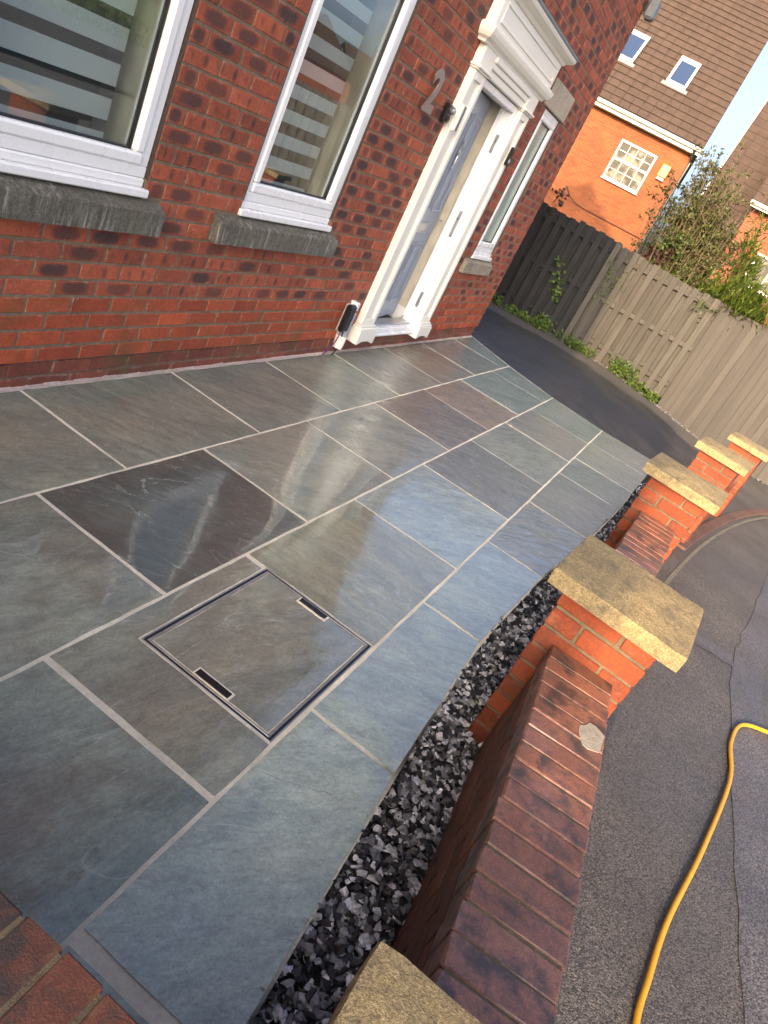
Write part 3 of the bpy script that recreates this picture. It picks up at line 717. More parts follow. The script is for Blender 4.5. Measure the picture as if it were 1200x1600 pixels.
# ---- small things on the wall
cu = bpy.data.curves.new('two', 'FONT'); cu.body = '2'; cu.size = .36; cu.extrude = .004; cu.bevel_depth = .0008; cu.offset = .012
to = bpy.data.objects.new('two', cu); COL.objects.link(to); bpy.context.view_layer.update()
me = bpy.data.meshes.new_from_object(to.evaluated_get(bpy.context.evaluated_depsgraph_get())); bpy.data.objects.remove(to)
xs2 = [v.co.x for v in me.vertices]; zs2 = [v.co.y for v in me.vertices]
sc = .250 / (max(zs2) - min(zs2)); cx_ = (max(xs2) + min(xs2)) / 2; cz_ = min(zs2)
for v in me.vertices: x, y, z = v.co; v.co = ((x - cx_) * sc * .92, -z * 1.0, (y - cz_) * sc)
me.materials.clear()
hn = link('house_number', me, M['steel']); hn.location = (4.655, -.030, 1.695); tag(hn, 'large brushed steel numeral 2 fixed to the brick wall', 'house number')
m = MB()
for dz in (.03, .21): m.tube([(-.01 if dz < .1 else .02, .0, dz), (-.01 if dz < .1 else .02, .031, dz)], .006, 8)
m.build('standoff_pin', M['steel'], hn)

kx = 5.02
kb_ = empty('key_safe', (kx, 0, 1.70)); tag(kb_, 'small key safe with a round steel knob beside the door surround', 'key safe')
MB().box(-.075, -.005, -.040, .001, 0, .115, .008).build('case', M['blackplastic'], kb_)
m = MB(); m.tube([(-.04, -.04, .085), (-.04, -.06, .085), (-.04, -.075, .085)], [.022, .026, .012], 14); m.build('knob', M['galv'], kb_)
m = MB(); m.tube([(-.04, -.04, .03), (-.04, -.052, .03)], [.020, .018], 12); m.build('dial', M['blackplastic'], kb_)
ic = empty('entry_panel', (5.10, -.050, 1.685)); tag(ic, 'tall narrow entry panel with a dark strip on the left pilaster', 'entry panel')
MB().box(-.022, .045, -.020, -.0005, 0, .17, .005).build('panel_case', M['surround'], ic)
MB().box(.0, .032, -.0225, -.0203, .008, .162, .0008).build('dark_strip', M['lead'], ic)
db = empty('video_doorbell', (6.40, -.0505, 1.675)); tag(db, 'black video doorbell on the right pilaster', 'doorbell')
MB().box(-.026, .034, -.026, 0, 0, .145, .008).build('bell_body', M['blackplastic'], db)
m = MB(); m.tube([(.004, -.0262, .115), (.004, -.030, .115)], [.013, .011], 14); m.build('lens', M['gasket'], db)
m = MB(); m.tube([(.004, -.0262, .040), (.004, -.029, .040)], [.018, .017], 16); m.build('button', M['greyplastic'], db)
cb = empty('cable_box', (4.83, 0, .10)); tag(cb, 'black and grey cable box with trailing wires low beside the door', 'cable box')
m = MB(); m.box(-.10, -.005, -.078, -.030, .11, .315, .022); m.build('black_cover', M['blackplastic'], cb)
m = MB(); m.box(.0, .075, -.055, .012, .05, .25, .010); m.box(-.035, .035, -.0295, .012, .09, .30, .008); m.build('grey_case', M['greyplastic'], cb)
m = MB(); m.tube([(.03, -.03, .06), (.025, -.035, .0), (.018, -.037, -.035)], [.042, .040, .036], 14); m.build('duct_end', M['surround'], cb)
m = MB(); m.box(.02, .075, -.05, .012, .262, .325, .006); m.build('junction_lid', M['upvc'], cb)
m = MB(); m.tube(resample([(-.07, -.055, .115), (-.085, -.06, .06), (-.095, -.05, .0), (-.10, -.03, -.06), (-.105, -.012, -.095)], 12), .0045, 6); m.build('purple_wire', M['purple'], cb)
m = MB(); m.tube(resample([(-.005, -.045, .115), (.0, -.05, .02), (.004, -.045, -.05), (.002, -.03, -.094)], 10), .0055, 6); m.build('black_wire', M['blackplastic'], cb)
sl = empty('corner_light', (8.18, -.002, 3.38)); tag(sl, 'dark grey light fitting high on the house corner', 'wall light')
m = MB(); m.box(-.01, .12, -.12, -.02, -.02, .16, .02); m.build('lamp_body', M['lead'], sl)
m = MB(); m.box(.02, .07, -.02, .003, .03, .11, .004); m.build('bracket', M['blackpipe'], sl)

# ---- blinds hanging in the rooms
def blind(x0, x1, z0, z1, pitch, opaque, label, phase=0.0):
    b = empty('zebra_blind', ((x0 + x1) / 2, .16, z1)); tag(b, label, 'blind', 'striped blinds in the front windows'); w = (x1 - x0) / 2
    m = MB(); m.box(-w - .01, w + .01, -.035, .035, -.06, 0, .01); m.build('head_rail', M['upvc'], b)
    z = z0 - z1 + .02; m = MB(); m.box(-w, w, -.012, .012, z - .022, z, .004); m.build('bottom_bar', M['greyplastic'], b)
    z += phase
    while z < -.07:
        MB().box(-w, w, -.0012, .0012, z, min(-.06, z + opaque), .0003).build('opaque_band', M['blind'], b)
        if z + pitch < -.07: MB().box(-w, w, -.0006, .0006, z + opaque, z + pitch, .0002).build('sheer_band', M['sheer'], b)
        z += pitch
blind(1.36, 2.43, .94, 2.18, .125, .080, 'grey striped day and night blind in the wide window with the drier sill')
blind(3.30, 3.985, .95, 2.18, .118, .062, 'grey striped day and night blind in the narrow window beside the door number')

# ================================================================== PATIO
patio = sheet('patio', lambda a, b: ((.42 + (dedge(.02 - b * 2.40) - .42) * a), .02 - b * 2.40, -.0012), frange(0, 1, 30), frange(0, 1, 24), M['grout'])
# cut the mortar bed back to the outer edge of the slabs
for v in patio.data.vertices:
    if v.co.y < outer(v.co.x) - .006: v.co.y = outer(v.co.x) - .006 - rng.uniform(0, .004); v.co.z = -.012
def slab(xl, xr, yt, yb, tint, seed, cut=None, grain=1.0):
    """riven flag with uneven edges; xl/xr may be functions of y, yb of x; cut = (x, y): the part with X > x and Y < y is left out"""
    fx = lambda q, y: q(y) if callable(q) else q
    fy = lambda q, x: q(x) if callable(q) else q
    nx = max(4, int((fx(xr, -1) - fx(xl, -1)) / .045)); ny = max(4, int((yt - fy(yb, fx(xl, yt))) / .045))
    us = frange(0, 1, nx); ws = frange(0, 1, ny)
    xa, xb = fx(xl, yt), fx(xr, yt)
    if cut:
        us = sorted(set([u for u in us if abs(xa + (xb - xa) * u - cut[0]) > .02] + [(cut[0] - xa) / (xb - xa)]))
        ws = sorted(set([w for w in ws if abs(yt + (yb - yt) * w - cut[1]) > .02] + [(cut[1] - yt) / (yb - yt)]))
    off = Vector((seed * 3.17, seed * 7.7, seed * 1.3)); ca, sa = cos(seed * 2.1), sin(seed * 2.1)
    idx = {}; vs = []; cells = []
    for j in range(len(ws) - 1):
        for i in range(len(us) - 1):
            if cut:
                cx, cy = xa + (xb - xa) * (us[i] + us[i + 1]) / 2, yt + (yb - yt) * (ws[j] + ws[j + 1]) / 2
                if cx > cut[0] and cy < cut[1]: continue
            cells.append((i, j))
    edges = {}
    for i, j in cells:
        q = ((i, j), (i + 1, j), (i + 1, j + 1), (i, j + 1))
        for a, b in zip(q, q[1:] + q[:1]):
            k = tuple(sorted((a, b))); edges[k] = edges.get(k, []) + [(a, b)]
    bnd = [e[0] for e in edges.values() if len(e) == 1]; bset = {p_ for e in bnd for p_ in e}
    def P(i, j):
        u, w = us[i], ws[j]
        ya = yt; x_guess = xa + (xb - xa) * u
        y = ya + (fy(yb, x_guess) - ya) * w
        x = fx(xl, y) + (fx(xr, y) - fx(xl, y)) * u
        p_ = Vector((x, y, 0)); r = Vector((ca * x - sa * y, (sa * x + ca * y) * 2.2, 0)) + off
        z = .0016 * noise.noise(r * 2.2) + .0008 * noise.noise(r * 7.5) + .0004 * noise.noise(r * 19) + .0016 + seed * .37 % .002
        if (i, j) in bset:
            x += .0035 * noise.noise(Vector((x * 9, y * 9, seed))); y += .0035 * noise.noise(Vector((x * 9, y * 9, seed + 9))); z -= .0016
        return (x, y, z)
    fs = []
    for i, j in cells:
        q = []
        for k in ((i, j), (i, j + 1), (i + 1, j + 1), (i + 1, j)):
            if k not in idx: idx[k] = len(vs); vs.append(P(*k))
            q.append(idx[k])
        fs.append(tuple(q))
    low = {}
    for a, b in bnd:
        for k in (a, b):
            if k not in low: x, y, z = vs[idx[k]]; low[k] = len(vs); vs += [(x, y, -.022), (x, y, z)]
        fs.append((low[a] + 1, low[b] + 1, low[b], low[a]))
    o = MB().add(vs, fs).build('slab', M['slab'], patio, smooth=True)
    o.data.polygons.foreach_set('use_smooth', [len(p_.vertices) == 4 and p_.normal.z > .5 for p_ in o.data.polygons])
    o.color = (*K_(tint), 1); return o
K_ = lambda c: (c[0] * 3.05, c[1] * 3.3, c[2] * 2.95)
GREY = (.080, .086, .078); GREEN = (.082, .090, .078); DARK = (.030, .033, .033); BROWN = (.092, .080, .064); BLUE = (.104, .116, .116); RUST = (.105, .070, .050); MID = (.090, .090, .082); OLV = (.092, .090, .072)
G = .0092
def row(xs, yt, yb, tints, s0):
    for i, (a, b) in enumerate(zip(xs, xs[1:])):
        A = (a + G) if not callable(a) else a
        B = (b - G) if not callable(b) else (lambda y, q=b: q(y) - .02)
        slab(A, B, yt, yb, tints[i], s0 + i * 1.37)
de = lambda y: dedge(y)
row([.56, 1.252, 2.165, 3.107, 4.0, 4.90, 5.795, 6.675, 7.60, de], -.010, -.617, [GREY, GREY, GREY, (.072, .080, .076), GREEN, MID, BROWN, (.075, .074, .066), GREEN], 1.1)
row([.56, .815, 1.73, 2.645, 3.565, 4.465, 5.355, 6.24, 7.20, de], -.631, -1.230, [GREY, (.076, .078, .070), DARK, MID, MID, (.070, .056, .045), RUST, GREEN, GREEN], 2.3)
slab(.56, 1.235, -1.244, -1.838, (.070, .078, .072), 3.3)
slab(1.259, 2.166, -1.244, -1.838, (.078, .076, .066), 4.9, cut=(1.506, -1.326))
row([2.185, 3.09, 4.0, 4.905, 5.80, 6.67, de], -1.244, -1.838, [OLV, BLUE, (.066, .062, .056), OLV, (.092, .080, .066), GREEN], 5.2)
row([.56, .79], -1.852, outer, [GREY], 6.0)
row([.812, 1.726, 2.66, 3.575, 4.47, 5.39, 6.01, 6.75, lambda y: dedge(y) + .02], -1.852, outer, [BLUE, BLUE, BLUE, (.080, .080, .074), (.080, .076, .066), (.072, .074, .060), OLV, (.088, .084, .072), MID], 7.4)
# joint between patio and driveway: narrow pale haunch
m = MB(); L = []
for i in range(41):
    y = -.0 - i * .062; x = dedge(y)
    L += [(x - .014 + rng.uniform(-.003, .003), y, -.003), (x + .022 + rng.uniform(-.006, .006), y, -.006), (x + .03, y, -.04)]
m.add(L, [(3 * i + k, 3 * i + k + 1, 3 * i + k + 4, 3 * i + k + 3) for i in range(40) for k in range(2)])
m.build('edge_haunch', M['concrete'], patio)

# ---- recessed inspection cover
ins = empty('inspection_cover', (1.85, -1.585, 0)); tag(ins, 'recessed inspection cover filled with grey sandstone, two lifting slots', 'inspection cover')
def ring(x0, x1, y0, y1, w, z0, z1, name, mat):
    m = MB(); cx, cy = 1.85, -1.585
    for a, b, c, d in ((x0, x1, y0, y0 + w), (x0, x1, y1 - w, y1), (x0, x0 + w, y0 + w, y1 - w), (x1 - w, x1, y0 + w, y1 - w)): m.box(a - cx, b - cx, c - cy, d - cy, z0, z1, .0008)
    return m.build(name, mat, ins)
ring(1.513, 2.185, -1.836, -1.334, .0045, -.05, .0032, 'outer_frame', M['galv'])
ring(1.5178, 2.1802, -1.8312, -1.3388, .0085, -.05, .0012, 'seal_groove', M['gasket'])
ring(1.5265, 2.1715, -1.8225, -1.3475, .0035, -.05, .0030, 'tray_rim', M['galv'])
ring(1.5303, 2.1677, -1.8187, -1.3513, .0075, -.05, -.0005, 'mortar_edge', M['concrete'])
sl_ = slab(1.541, 2.157, -1.362, -1.808, (.080, .078, .069), 11.3); sl_.parent = ins; sl_.name = 'slab_infill'; sl_.location = (-1.85, 1.585, .0012)
for x0, x1 in ((1.536, 1.572), (2.126, 2.162)):
    y0, y1 = (-1.66, -1.52) if x0 < 1.8 else (-1.648, -1.516)
    m = MB(); m.box(x0 - 1.85, x1 - 1.85, y0 + 1.585, y1 + 1.585, -.03, .0050, .001); sm = m.build('slot_surround', M['grout'], ins)
    a = x0 + (.0 if x0 < 1.8 else .008); m = MB(); m.box(a - 1.85 + .001, a - 1.85 + .027, y0 + 1.592, y1 + 1.578, .0052, .0085, .001); m.build('lifting_slot', M['blackplastic'], ins)

# ================================================================== GARDEN WALL
def cap_mesh(half, z0, edge, peak, seed):
    n = 12; vs = []; h2 = half
    def top(i, j):
        u, w = -1 + 2 * i / n, -1 + 2 * j / n; r = max(abs(u), abs(w)); x, y = u * h2, w * h2
        z = z0 + edge + peak * min(1.0, (1 - r) * 1.6)
        q = Vector((x * 14, y * 14, seed)); z += .0020 * noise.noise(q) + .0016 * noise.noise(q * 3.3)
        k = 1 + (.006 * noise.noise(Vector((x * 8, y * 8, seed + 4))) if r > .99 else 0)
        if abs(u) > .99 and abs(w) > .99: k *= .988
        return (x * k, y * k, z)
    for j in range(n + 1):
        for i in range(n + 1): vs.append(top(i, j))
    fs = [(j * (n + 1) + i, j * (n + 1) + i + 1, (j + 1) * (n + 1) + i + 1, (j + 1) * (n + 1) + i) for j in range(n) for i in range(n)]
    bd = [(i, 0) for i in range(n)] + [(n, j) for j in range(n)] + [(i, n) for i in range(n, 0, -1)] + [(0, j) for j in range(n, 0, -1)]
    s1 = len(vs)
    for i, j in bd: x, y, z = vs[j * (n + 1) + i]; d = .004 * noise.noise(Vector((x * 20, y * 20, seed))); vs.append((x * 1.012, y * 1.012, z - .010 + d * .5))
    s2 = len(vs)
    for i, j in bd: x, y, z = vs[j * (n + 1) + i]; vs.append((x * 1.006, y * 1.006, z0))
    k = len(bd)
    for q in range(k):
        a, b = bd[q], bd[(q + 1) % k]; ia, ib = a[1] * (n + 1) + a[0], b[1] * (n + 1) + b[0]
        fs += [(ia, s1 + q, s1 + (q + 1) % k, ib), (s1 + q, s2 + q, s2 + (q + 1) % k, s1 + (q + 1) % k)]
    fs.append(tuple(s2 + q for q in range(k)))
    return MB().add(vs, fs)
PIL = [(.465, -2.515, .645, 0), (2.300, -2.452, .635, -4.5), (4.385, -2.545, .605, -6), (6.345, -2.815, .535, -9), (8.225, -3.143, .452, -10)]
plab = ['brick wall pillar with a stone cap at the corner by the side wall', 'brick wall pillar with a broad mossy yellow cap above black chippings', 'brick wall pillar with a clean yellow cap at the end of the pink coping', 'brick wall pillar with a pitted pale cap', 'brick wall pillar with a yellow cap at the driveway mouth']
for i, (x, y, zt, rz) in enumerate(PIL):
    zbase = zpav(x) - .01
    p_ = empty('brick_pier', (x, y, zbase), RAD(rz)); tag(p_, plab[i], 'pillar', 'pillars of the garden wall')
    H = zt - zbase
    MB().box(-.158, .158, -.158, .158, 0, H - .004, .001).build('mortar_core', M['mortar2'], p_)
    nC = int(math.ceil(H / .075))
    for k in range(nC):
        z1 = H - .006 - .075 * k; z = z1 - .0325
        if z - .0325 < -.03: break
        for q in range(4):
            a = q * pi / 2; fl_ = 1 if k % 2 == 0 else -1
            lx, ly = (-.05625 * fl_, -.1125); c, s = cos(a), sin(a)
            jx = rng.uniform(-.002, .002)
            brick(.215, .1025, .065, M['wallbrick'], p_, (c * lx - s * ly + jx, s * lx + c * ly + jx, z), a)
    mort = MB().box(-.168, .168, -.168, .168, H - .006, H - .0005, .002).build('cap_bed', M['mortar2'], p_)
    cp = cap_mesh(.222 if i < 3 else .215, H, .055, .010 if i < 2 else .016, i * 7.7).build('stone_cap', M['cap'], p_, smooth=False)
# panels between pillars
def panel(x0, y0, x1, y1, ztop, zbot, label, name='garden_wall_section', cmat='coping'):
    d = Vector((x1 - x0, y1 - y0, 0)); L = d.length; rz = math.atan2(d.y, d.x)
    p_ = empty(name, (x0, y0, zbot), rz); tag(p_, label, 'garden wall', 'low walls round the front garden')
    H = ztop - zbot
    MB().box(.002, L - .002, -.1005, .1005, -.01, H - .0035, .001).build('mortar_core', M['mortar2'], p_)
    n = int(L / .075 + .3); pt = L / n
    for i in range(n):                          # bricks on edge across the top
        brick(.0705, .215, .1025, M[cmat], p_, (pt * (i + .5) + rng.uniform(-.001, .001), rng.uniform(-.003, .003), H - .05125 + rng.uniform(-.0015, .0015)), rng.uniform(-.008, .008), 'coping_brick', axis_u=1, axis_v=0)
    zc = H - .1125; k = 0
    while zc > .01:
        x = -.1125 if k % 2 else 0.0
        while x < L - .02:
            a, b = max(0.004, x + .005), min(L - .004, x + .22)
            if b - a > .03:
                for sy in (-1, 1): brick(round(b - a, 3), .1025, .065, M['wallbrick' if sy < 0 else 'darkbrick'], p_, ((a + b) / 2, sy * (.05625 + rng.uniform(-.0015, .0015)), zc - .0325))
            x += .225
        zc -= .075; k += 1
    return p_
wl = ['low wall with worn red coping beside the black chippings, grey scuff on its top', 'low wall with pink wet coping between the mossy and the clean caps', 'low wall between the clean capped pillar and the pitted capped pillar', 'low wall ending at the pillar by the driveway mouth']
zc_ = [.455, .405, .33, .25]
for i in range(4):
    (xa, ya, za, ra), (xb, yb, zb_, rb) = PIL[i], PIL[i + 1]
    d = Vector((xb - xa, yb - ya)).normalized(); off_ = (-.012, -.072 + .075, 0, 0)[i]
    if i == 0: s0, s1 = (xa + .166, -2.550), (xb - .168, -2.448)
    else: s0, s1 = (xa + d.x * .167, ya + d.y * .167), (xb - d.x * .167, yb - d.y * .167)
    panel(*s0, *s1, zc_[i], min(zpav(xa), zpav(xb)) - .005, wl[i])
rw = panel(.4375, -.35, .4375, -2.345, .455, -.05, 'low side wall with dark rusty red coping beside the bottom paving slab', cmat='rustcoping')
# wet glare on the coping, put in as a thin pale patch
m = MB(); c0 = Vector((1.80, -2.54, .4575)); pts = []
for k in range(14):
    a = 2 * pi * k / 14; r = .052 + .018 * noise.noise(Vector((cos(a) * 2, sin(a) * 2, 3))); pts.append((c0.x + r * 1.15 * cos(a), min(-2.49, max(-2.572, c0.y + r * .7 * sin(a))), c0.z))
m.add(pts + [(x, y, z - .004) for x, y, z in pts], [tuple(range(14))] + [(k, 14 + k, 14 + (k + 1) % 14, (k + 1) % 14) for k in range(14)])
ms = m.build('mortar_smear', M['concrete']); tag(ms, 'smooth grey mortar smear on the worn red coping', 'mortar smear')
# edging along the street side of the wall beyond the mossy pillar
edg = MB(); pts = resample([(2.55, -2.66), (4.3, -2.80), (6.1, -3.06), (7.6, -3.36), (8.6, -3.62), (9.6, -3.98), (10.4, -4.40)], 60); pts = [Vector((p_.x, p_.y, zpav(p_.x) - .004)) for p_ in pts]
ek = empty('pavement_edging', pts[0]); tag(ek, kind='structure')
o0 = pts[0]
for i, p_ in enumerate(pts[:-1]):
    q = pts[i + 1]; d = (q - p_); n_ = Vector((-d.y, d.x, 0)).normalized()
    if p_.x > 6.0:
        for s_ in (0.5,):
            c = (p_ + q) / 2 + n_ * .125; brick(.13, .10, .065, M['kerbbrick'], ek, c - o0 + Vector((0, 0, -.008)), math.atan2(d.y, d.x), 'edging_brick')
    vs = [p_ + n_ * .03 + Vector((0, 0, .008)), p_ + n_ * .0 + Vector((0, 0, .008)), q + Vector((0, 0, .008)), q + n_ * .03 + Vector((0, 0, .008))]
    lo = [v - Vector((0, 0, .08)) for v in vs]; A = [v - o0 for v in vs + lo]
    edg.add(A, fix_faces(A, [(0, 1, 2, 3), (0, 1, 5, 4), (2, 3, 7, 6)], sum(A, Vector()) / 8))
edg.build('kerb_line', M['kerbstone'], ek)

# ---- black chippings between slabs and wall
sheet('gravel_bed', lambda a, b: (.50 + 6.6 * a, (outer(.50 + 6.6 * a) + .03) * (1 - b) + (ycl(.50 + 6.6 * a) + .03) * b, -.052), frange(0, 1, 40), [0, 1], M['bed'])
ico = []
tt = (1 + sqrt(5)) / 2
for a, b in ((-1, tt), (1, tt), (-1, -tt), (1, -tt)): ico += [Vector((a, b, 0)), Vector((0, a, b)), Vector((b, 0, a))]
ico = [v.normalized() for v in ico]
def hull(pts):
    import bmesh
    bm = bmesh.new()
    for p_ in pts: bm.verts.new(p_)
    bmesh.ops.convex_hull(bm, input=bm.verts); bm.verts.ensure_lookup_table()
    used = [v for v in bm.verts if v.link_faces]; im = {v.index: i for i, v in enumerate(used)}
    bm.verts.index_update(); im = {v: i for i, v in enumerate(used)}
    r = [tuple(v.co) for v in used], [tuple(im[v] for v in f.verts) for f in bm.faces]; bm.free(); return r
shapes = []
for k in range(30):
    r = random.Random(k); shapes.append(hull([Vector((r.gauss(0, 1), r.gauss(0, .8), r.gauss(0, .62))).normalized() * r.uniform(.75, 1.1) * Vector((1, .85, .7)).length / 1.5 for _ in range(r.randint(8, 12))]))
gm = MB(); cols = []
def stones(n, xa, xb, fy0, fy1, fz, smin, smax, tone):
    for _ in range(n):
        x = rng.uniform(xa, xb); y0, y1 = fy0(x), fy1(x); u = rng.random(); y = y0 + (y1 - y0) * u
        vs, fs = rng.choice(shapes); s_ = rng.uniform(smin, smax)
        R_ = Matrix.Rotation(rng.uniform(0, 6.3), 4, 'Z') @ Matrix.Rotation(rng.uniform(-.6, .6), 4, 'X') @ Matrix.Diagonal((s_, s_ * rng.uniform(.7, 1), s_ * rng.uniform(.6, .9), 1))
        c = tone(); gm.add(vs, fs, Matrix.Translation((x, y, fz(x, u))) @ R_, c=(c * rng.uniform(.95, 1.05), c, c * rng.uniform(.98, 1.1)))
def ctone():
    r = rng.random()
    if r < .48: return rng.uniform(.009, .022)
    if r < .74: return rng.uniform(.07, .22)
    if r < .95: return rng.uniform(.30, .55)
    return rng.uniform(.55, .75)
inner_y = lambda x: ycl(x) + (.107 if not (.29 < x < .64 or 2.13 < x < 2.47 or 4.21 < x < 4.56 or x > 6.17) else .172)
gz = lambda x, u: -.030 + rng.uniform(-.014, .016) + .006 * noise.noise(Vector((x * 5, u * 2, 0)))
stones(4300, .54, 3.6, lambda x: outer(x) - .004, inner_y, gz, .010, .0205, ctone)
stones(2200, 3.6, 6.6, lambda x: outer(x) - .004, inner_y, gz, .009, .018, ctone)
stones(7, .9, 5.5, lambda x: outer(x) + .03, lambda x: outer(x) - .01, lambda x, u: .006, .006, .011, ctone)
tag(gm.build('gravel', M['chip']), 'black and grey stone chippings between the paving and the low wall', 'gravel', kind='stuff')

# ---- hose
hp = [onz(u, v, -.10) for u, v in [(1010, 1800), (985, 1700), (990, 1600), (1010, 1530), (1040, 1440), (1095, 1330), (1140, 1220), (1143, 1160), (1160, 1131), (1200, 1141), (1250, 1165), (1330, 1180)]]
hp = [Vector((p_.x, p_.y, zpav(p_.x) - .015 * (ycl(p_.x) - p_.y) / 2.4 + .0165)) for p_ in hp]
hs = MB().tube(resample(hp, 90), .0100, 12).build('garden_hose', M['hose'], smooth=True); tag(hs, 'yellow garden hose snaking over the tarmac pavement', 'hose')

# ================================================================== FENCE
FX = 11.75
def board(par, y, w, x, z0, z1, mat, name='board', th=.018):
    hh = z1 - z0; vs, fs = bevbox(th, w, hh, .003, .0015, rng)
    o = MB().add(vs, fs).build(name, mat, par); o.location = (x - FX, y - par.location.y, (z0 + z1) / 2 - par.location.z); o.rotation_euler = (rng.uniform(-.004, .004), rng.uniform(-.006, .006), 0); return o
def hit_miss(y0, y1, zb, zt, mat, label, pitch, w, slope=0.0):
    p_ = empty('wooden_fence', (FX, (y0 + y1) / 2, zb)); tag(p_, label, 'fence')
    n = int(round((y0 - y1) / pitch)); pt = (y0 - y1) / n
    for k, fz in enumerate((.12, .50, .90)):
        z = zb + (zt - zb) * fz; m = MB(); m.box(-.031, .031, -(y0 - y1) / 2, (y0 - y1) / 2, z - zb - .035, z - zb + .035, .003); m.build('rail', mat, p_)
    for i in range(n):
        y = y0 - pt * (i + .5); zz = zt + rng.uniform(-.02, .012) + slope * (i / n)
        board(p_, y, w, FX - .042, zb - .03, zz, mat)
        board(p_, y - pt / 2, .112, FX + .042, zb - .03, zz - .015, mat)
        if i == 0: board(p_, y + pt / 2, .10, FX + .042, zb - .03, zz - .015, mat)
    return p_
hit_miss(1.45, -.33, .03, 1.60, M['darkwood'], 'dark charcoal hit-and-miss fence panel beside the house corner', .164, .090)
hit_miss(-.44, -2.08, .02, 1.565, M['greywood'], 'weathered grey hit-and-miss fence panel with gaps between its boards', .166, .092, -.05)
cbp = empty('wooden_fence', (FX, -3.9, -.06)); tag(cbp, 'brownish close-boarded fence panel without gaps', 'fence')
for k in range(3): m = MB(); z = .25 + .5 * k; m.box(.02, .055, -1.78, 1.78, z - .04, z + .04, .003); m.build('rail', M['closewood'], cbp)
y = -2.15; i = 0
while y > -5.6:
    board(cbp, y, .115 if i % 2 else .0925, FX - .014 + (.018 if i % 2 else 0), drive_z(FX, y) - .03, 1.51 + rng.uniform(-.008, .008) - .005 * (-2 - y), M['closewood'], th=.016); y -= .0975; i += 1
for y, z1, mt, lb in ((-.385, 1.60, 'greywood', 'square grey fence post between the dark and the weathered panels'), (1.50, 1.65, 'darkwood', 'square dark fence post behind the house corner'), (-2.10, 1.50, 'greywood', 'grey fence post where the gapped panel meets the close boards')):
    o = empty('fence_post', (FX + (.1 if y < -2 else 0), y, -.03)); tag(o, lb, 'fence post')
    m = MB(); m.box(-.045, .045, -.045, .045, 0, z1, .006); m.build('shaft', M[mt], o)
    m = MB(); vs = [(-.045, -.045, z1), (.045, -.045, z1), (.045, .045, z1), (-.045, .045, z1), (0, 0, z1 + .025)]; m.add(vs, [(0, 1, 4), (1, 2, 4), (2, 3, 4), (3, 0, 4)]); m.build('post_top', M[mt], o)
# pale pebbles along the foot of the fence
gm = MB()
stones(1500, FX - .17, FX - .045, lambda x: 1.4, lambda x: -5.4, lambda x, u: drive_z(x, 1.4 - 6.8 * u) + .004 + rng.uniform(0, .008), .010, .022, lambda: rng.uniform(.05, .15))
tag(gm.build('pebbles', M['chip']), 'pale pebbles scattered along the foot of the fence', 'pebbles', kind='stuff')

# ================================================================== PLANTS
def leaf_quad(m, p_, d, n_, L, w, c, fold=.25):
    d = Vector(d).normalized(); n_ = Vector(n_); s_ = d.cross(n_)
    if s_.length < .05: s_ = d.cross(Vector((.3, .5, .8)))
    s_.normalize(); u = s_.cross(d)
    vs = [p_, p_ + d * L * .45 + s_ * w + u * w * fold, p_ + d * L - u * L * .15, p_ + d * L * .45 - s_ * w + u * w * fold, p_ + d * L * .5 - u * L * .03]
    m.add(vs, [(0, 1, 4), (1, 2, 4), (2, 3, 4), (3, 0, 4)], c=c)
def rvec(z=0.0): return Vector((rng.gauss(0, 1), rng.gauss(0, 1), rng.gauss(z, 1)))
def weed(pos, rad, h, n, label, mat='weed', Ls=.05):
    o = empty('weed', pos); tag(o, label, 'weed', 'weeds growing along the fence')
    m = MB(); st_ = MB()
    for i in range(n):
        b = Vector((rng.gauss(0, rad * .35) - .02, rng.gauss(0, rad * .5), 0)); tip = b + Vector((rng.gauss(-.02, rad * .4), rng.gauss(0, rad * .4), h * rng.uniform(.35, 1)))
        st_.tube([b, (b + tip) / 2 + rvec() * .01, tip], [.003, .0025, .0015], 4)
        for k in range(8):
            t_ = rng.uniform(.25, 1.05); p_ = b.lerp(tip, t_); d = rvec(.1); leaf_quad(m, p_, d, Vector((-.6, 0, 1)), Ls * rng.uniform(.6, 1.3), Ls * .36, rng.random())
    m.build('leaves', M[mat], o); st_.build('stems', M['weed'], o)
wx = FX - .13
for y, r_, h, n, lb in ((.82, .15, .16, 26, 'leafy weed at the foot of the dark fence by the house corner'), (.52, .13, .10, 20, 'low weed at the foot of the dark fence'), (.25, .14, .13, 24, 'spreading weed at the foot of the dark fence'), (-.02, .16, .24, 30, 'tall bushy weed at the foot of the dark fence'),
                        (-.52, .14, .17, 26, 'weed at the foot of the grey post'), (-.78, .12, .14, 22, 'small weed under the weathered fence'), (-1.42, .24, .30, 56, 'large bright green weed clump under the weathered fence'), (-1.68, .13, .13, 22, 'sprawling weed beside the large green clump'), (-1.98, .10, .15, 16, 'yellowish weed where the two fence panels meet')):
    weed((wx, y, drive_z(wx, y) - .004), r_, h, n, lb)
def climber(pts, label, n, mat, Ls):
    o = empty('climbing_plant', pts[0]); tag(o, label, 'climber', 'climbers on the fence'); m = MB(); s_ = MB(); P = resample(pts, 16); o0 = Vector(pts[0])
    s_.tube([p_ - o0 for p_ in P], .004, 5)
    for i in range(n):
        p_ = rng.choice(P) - o0 + Vector((rng.uniform(-.07, -.01), rng.gauss(0, .05), rng.gauss(0, .03))); leaf_quad(m, p_, rvec(-.3), Vector((-1, 0, .5)), Ls * rng.uniform(.7, 1.3), Ls * .4, rng.random())
    m.build('leaves', M[mat], o); s_.build('stem', M['twig'], o)
fx2 = FX - .042
def fpt(u, v): q = onx(u, v, fx2); return (q.x, q.y, q.z)
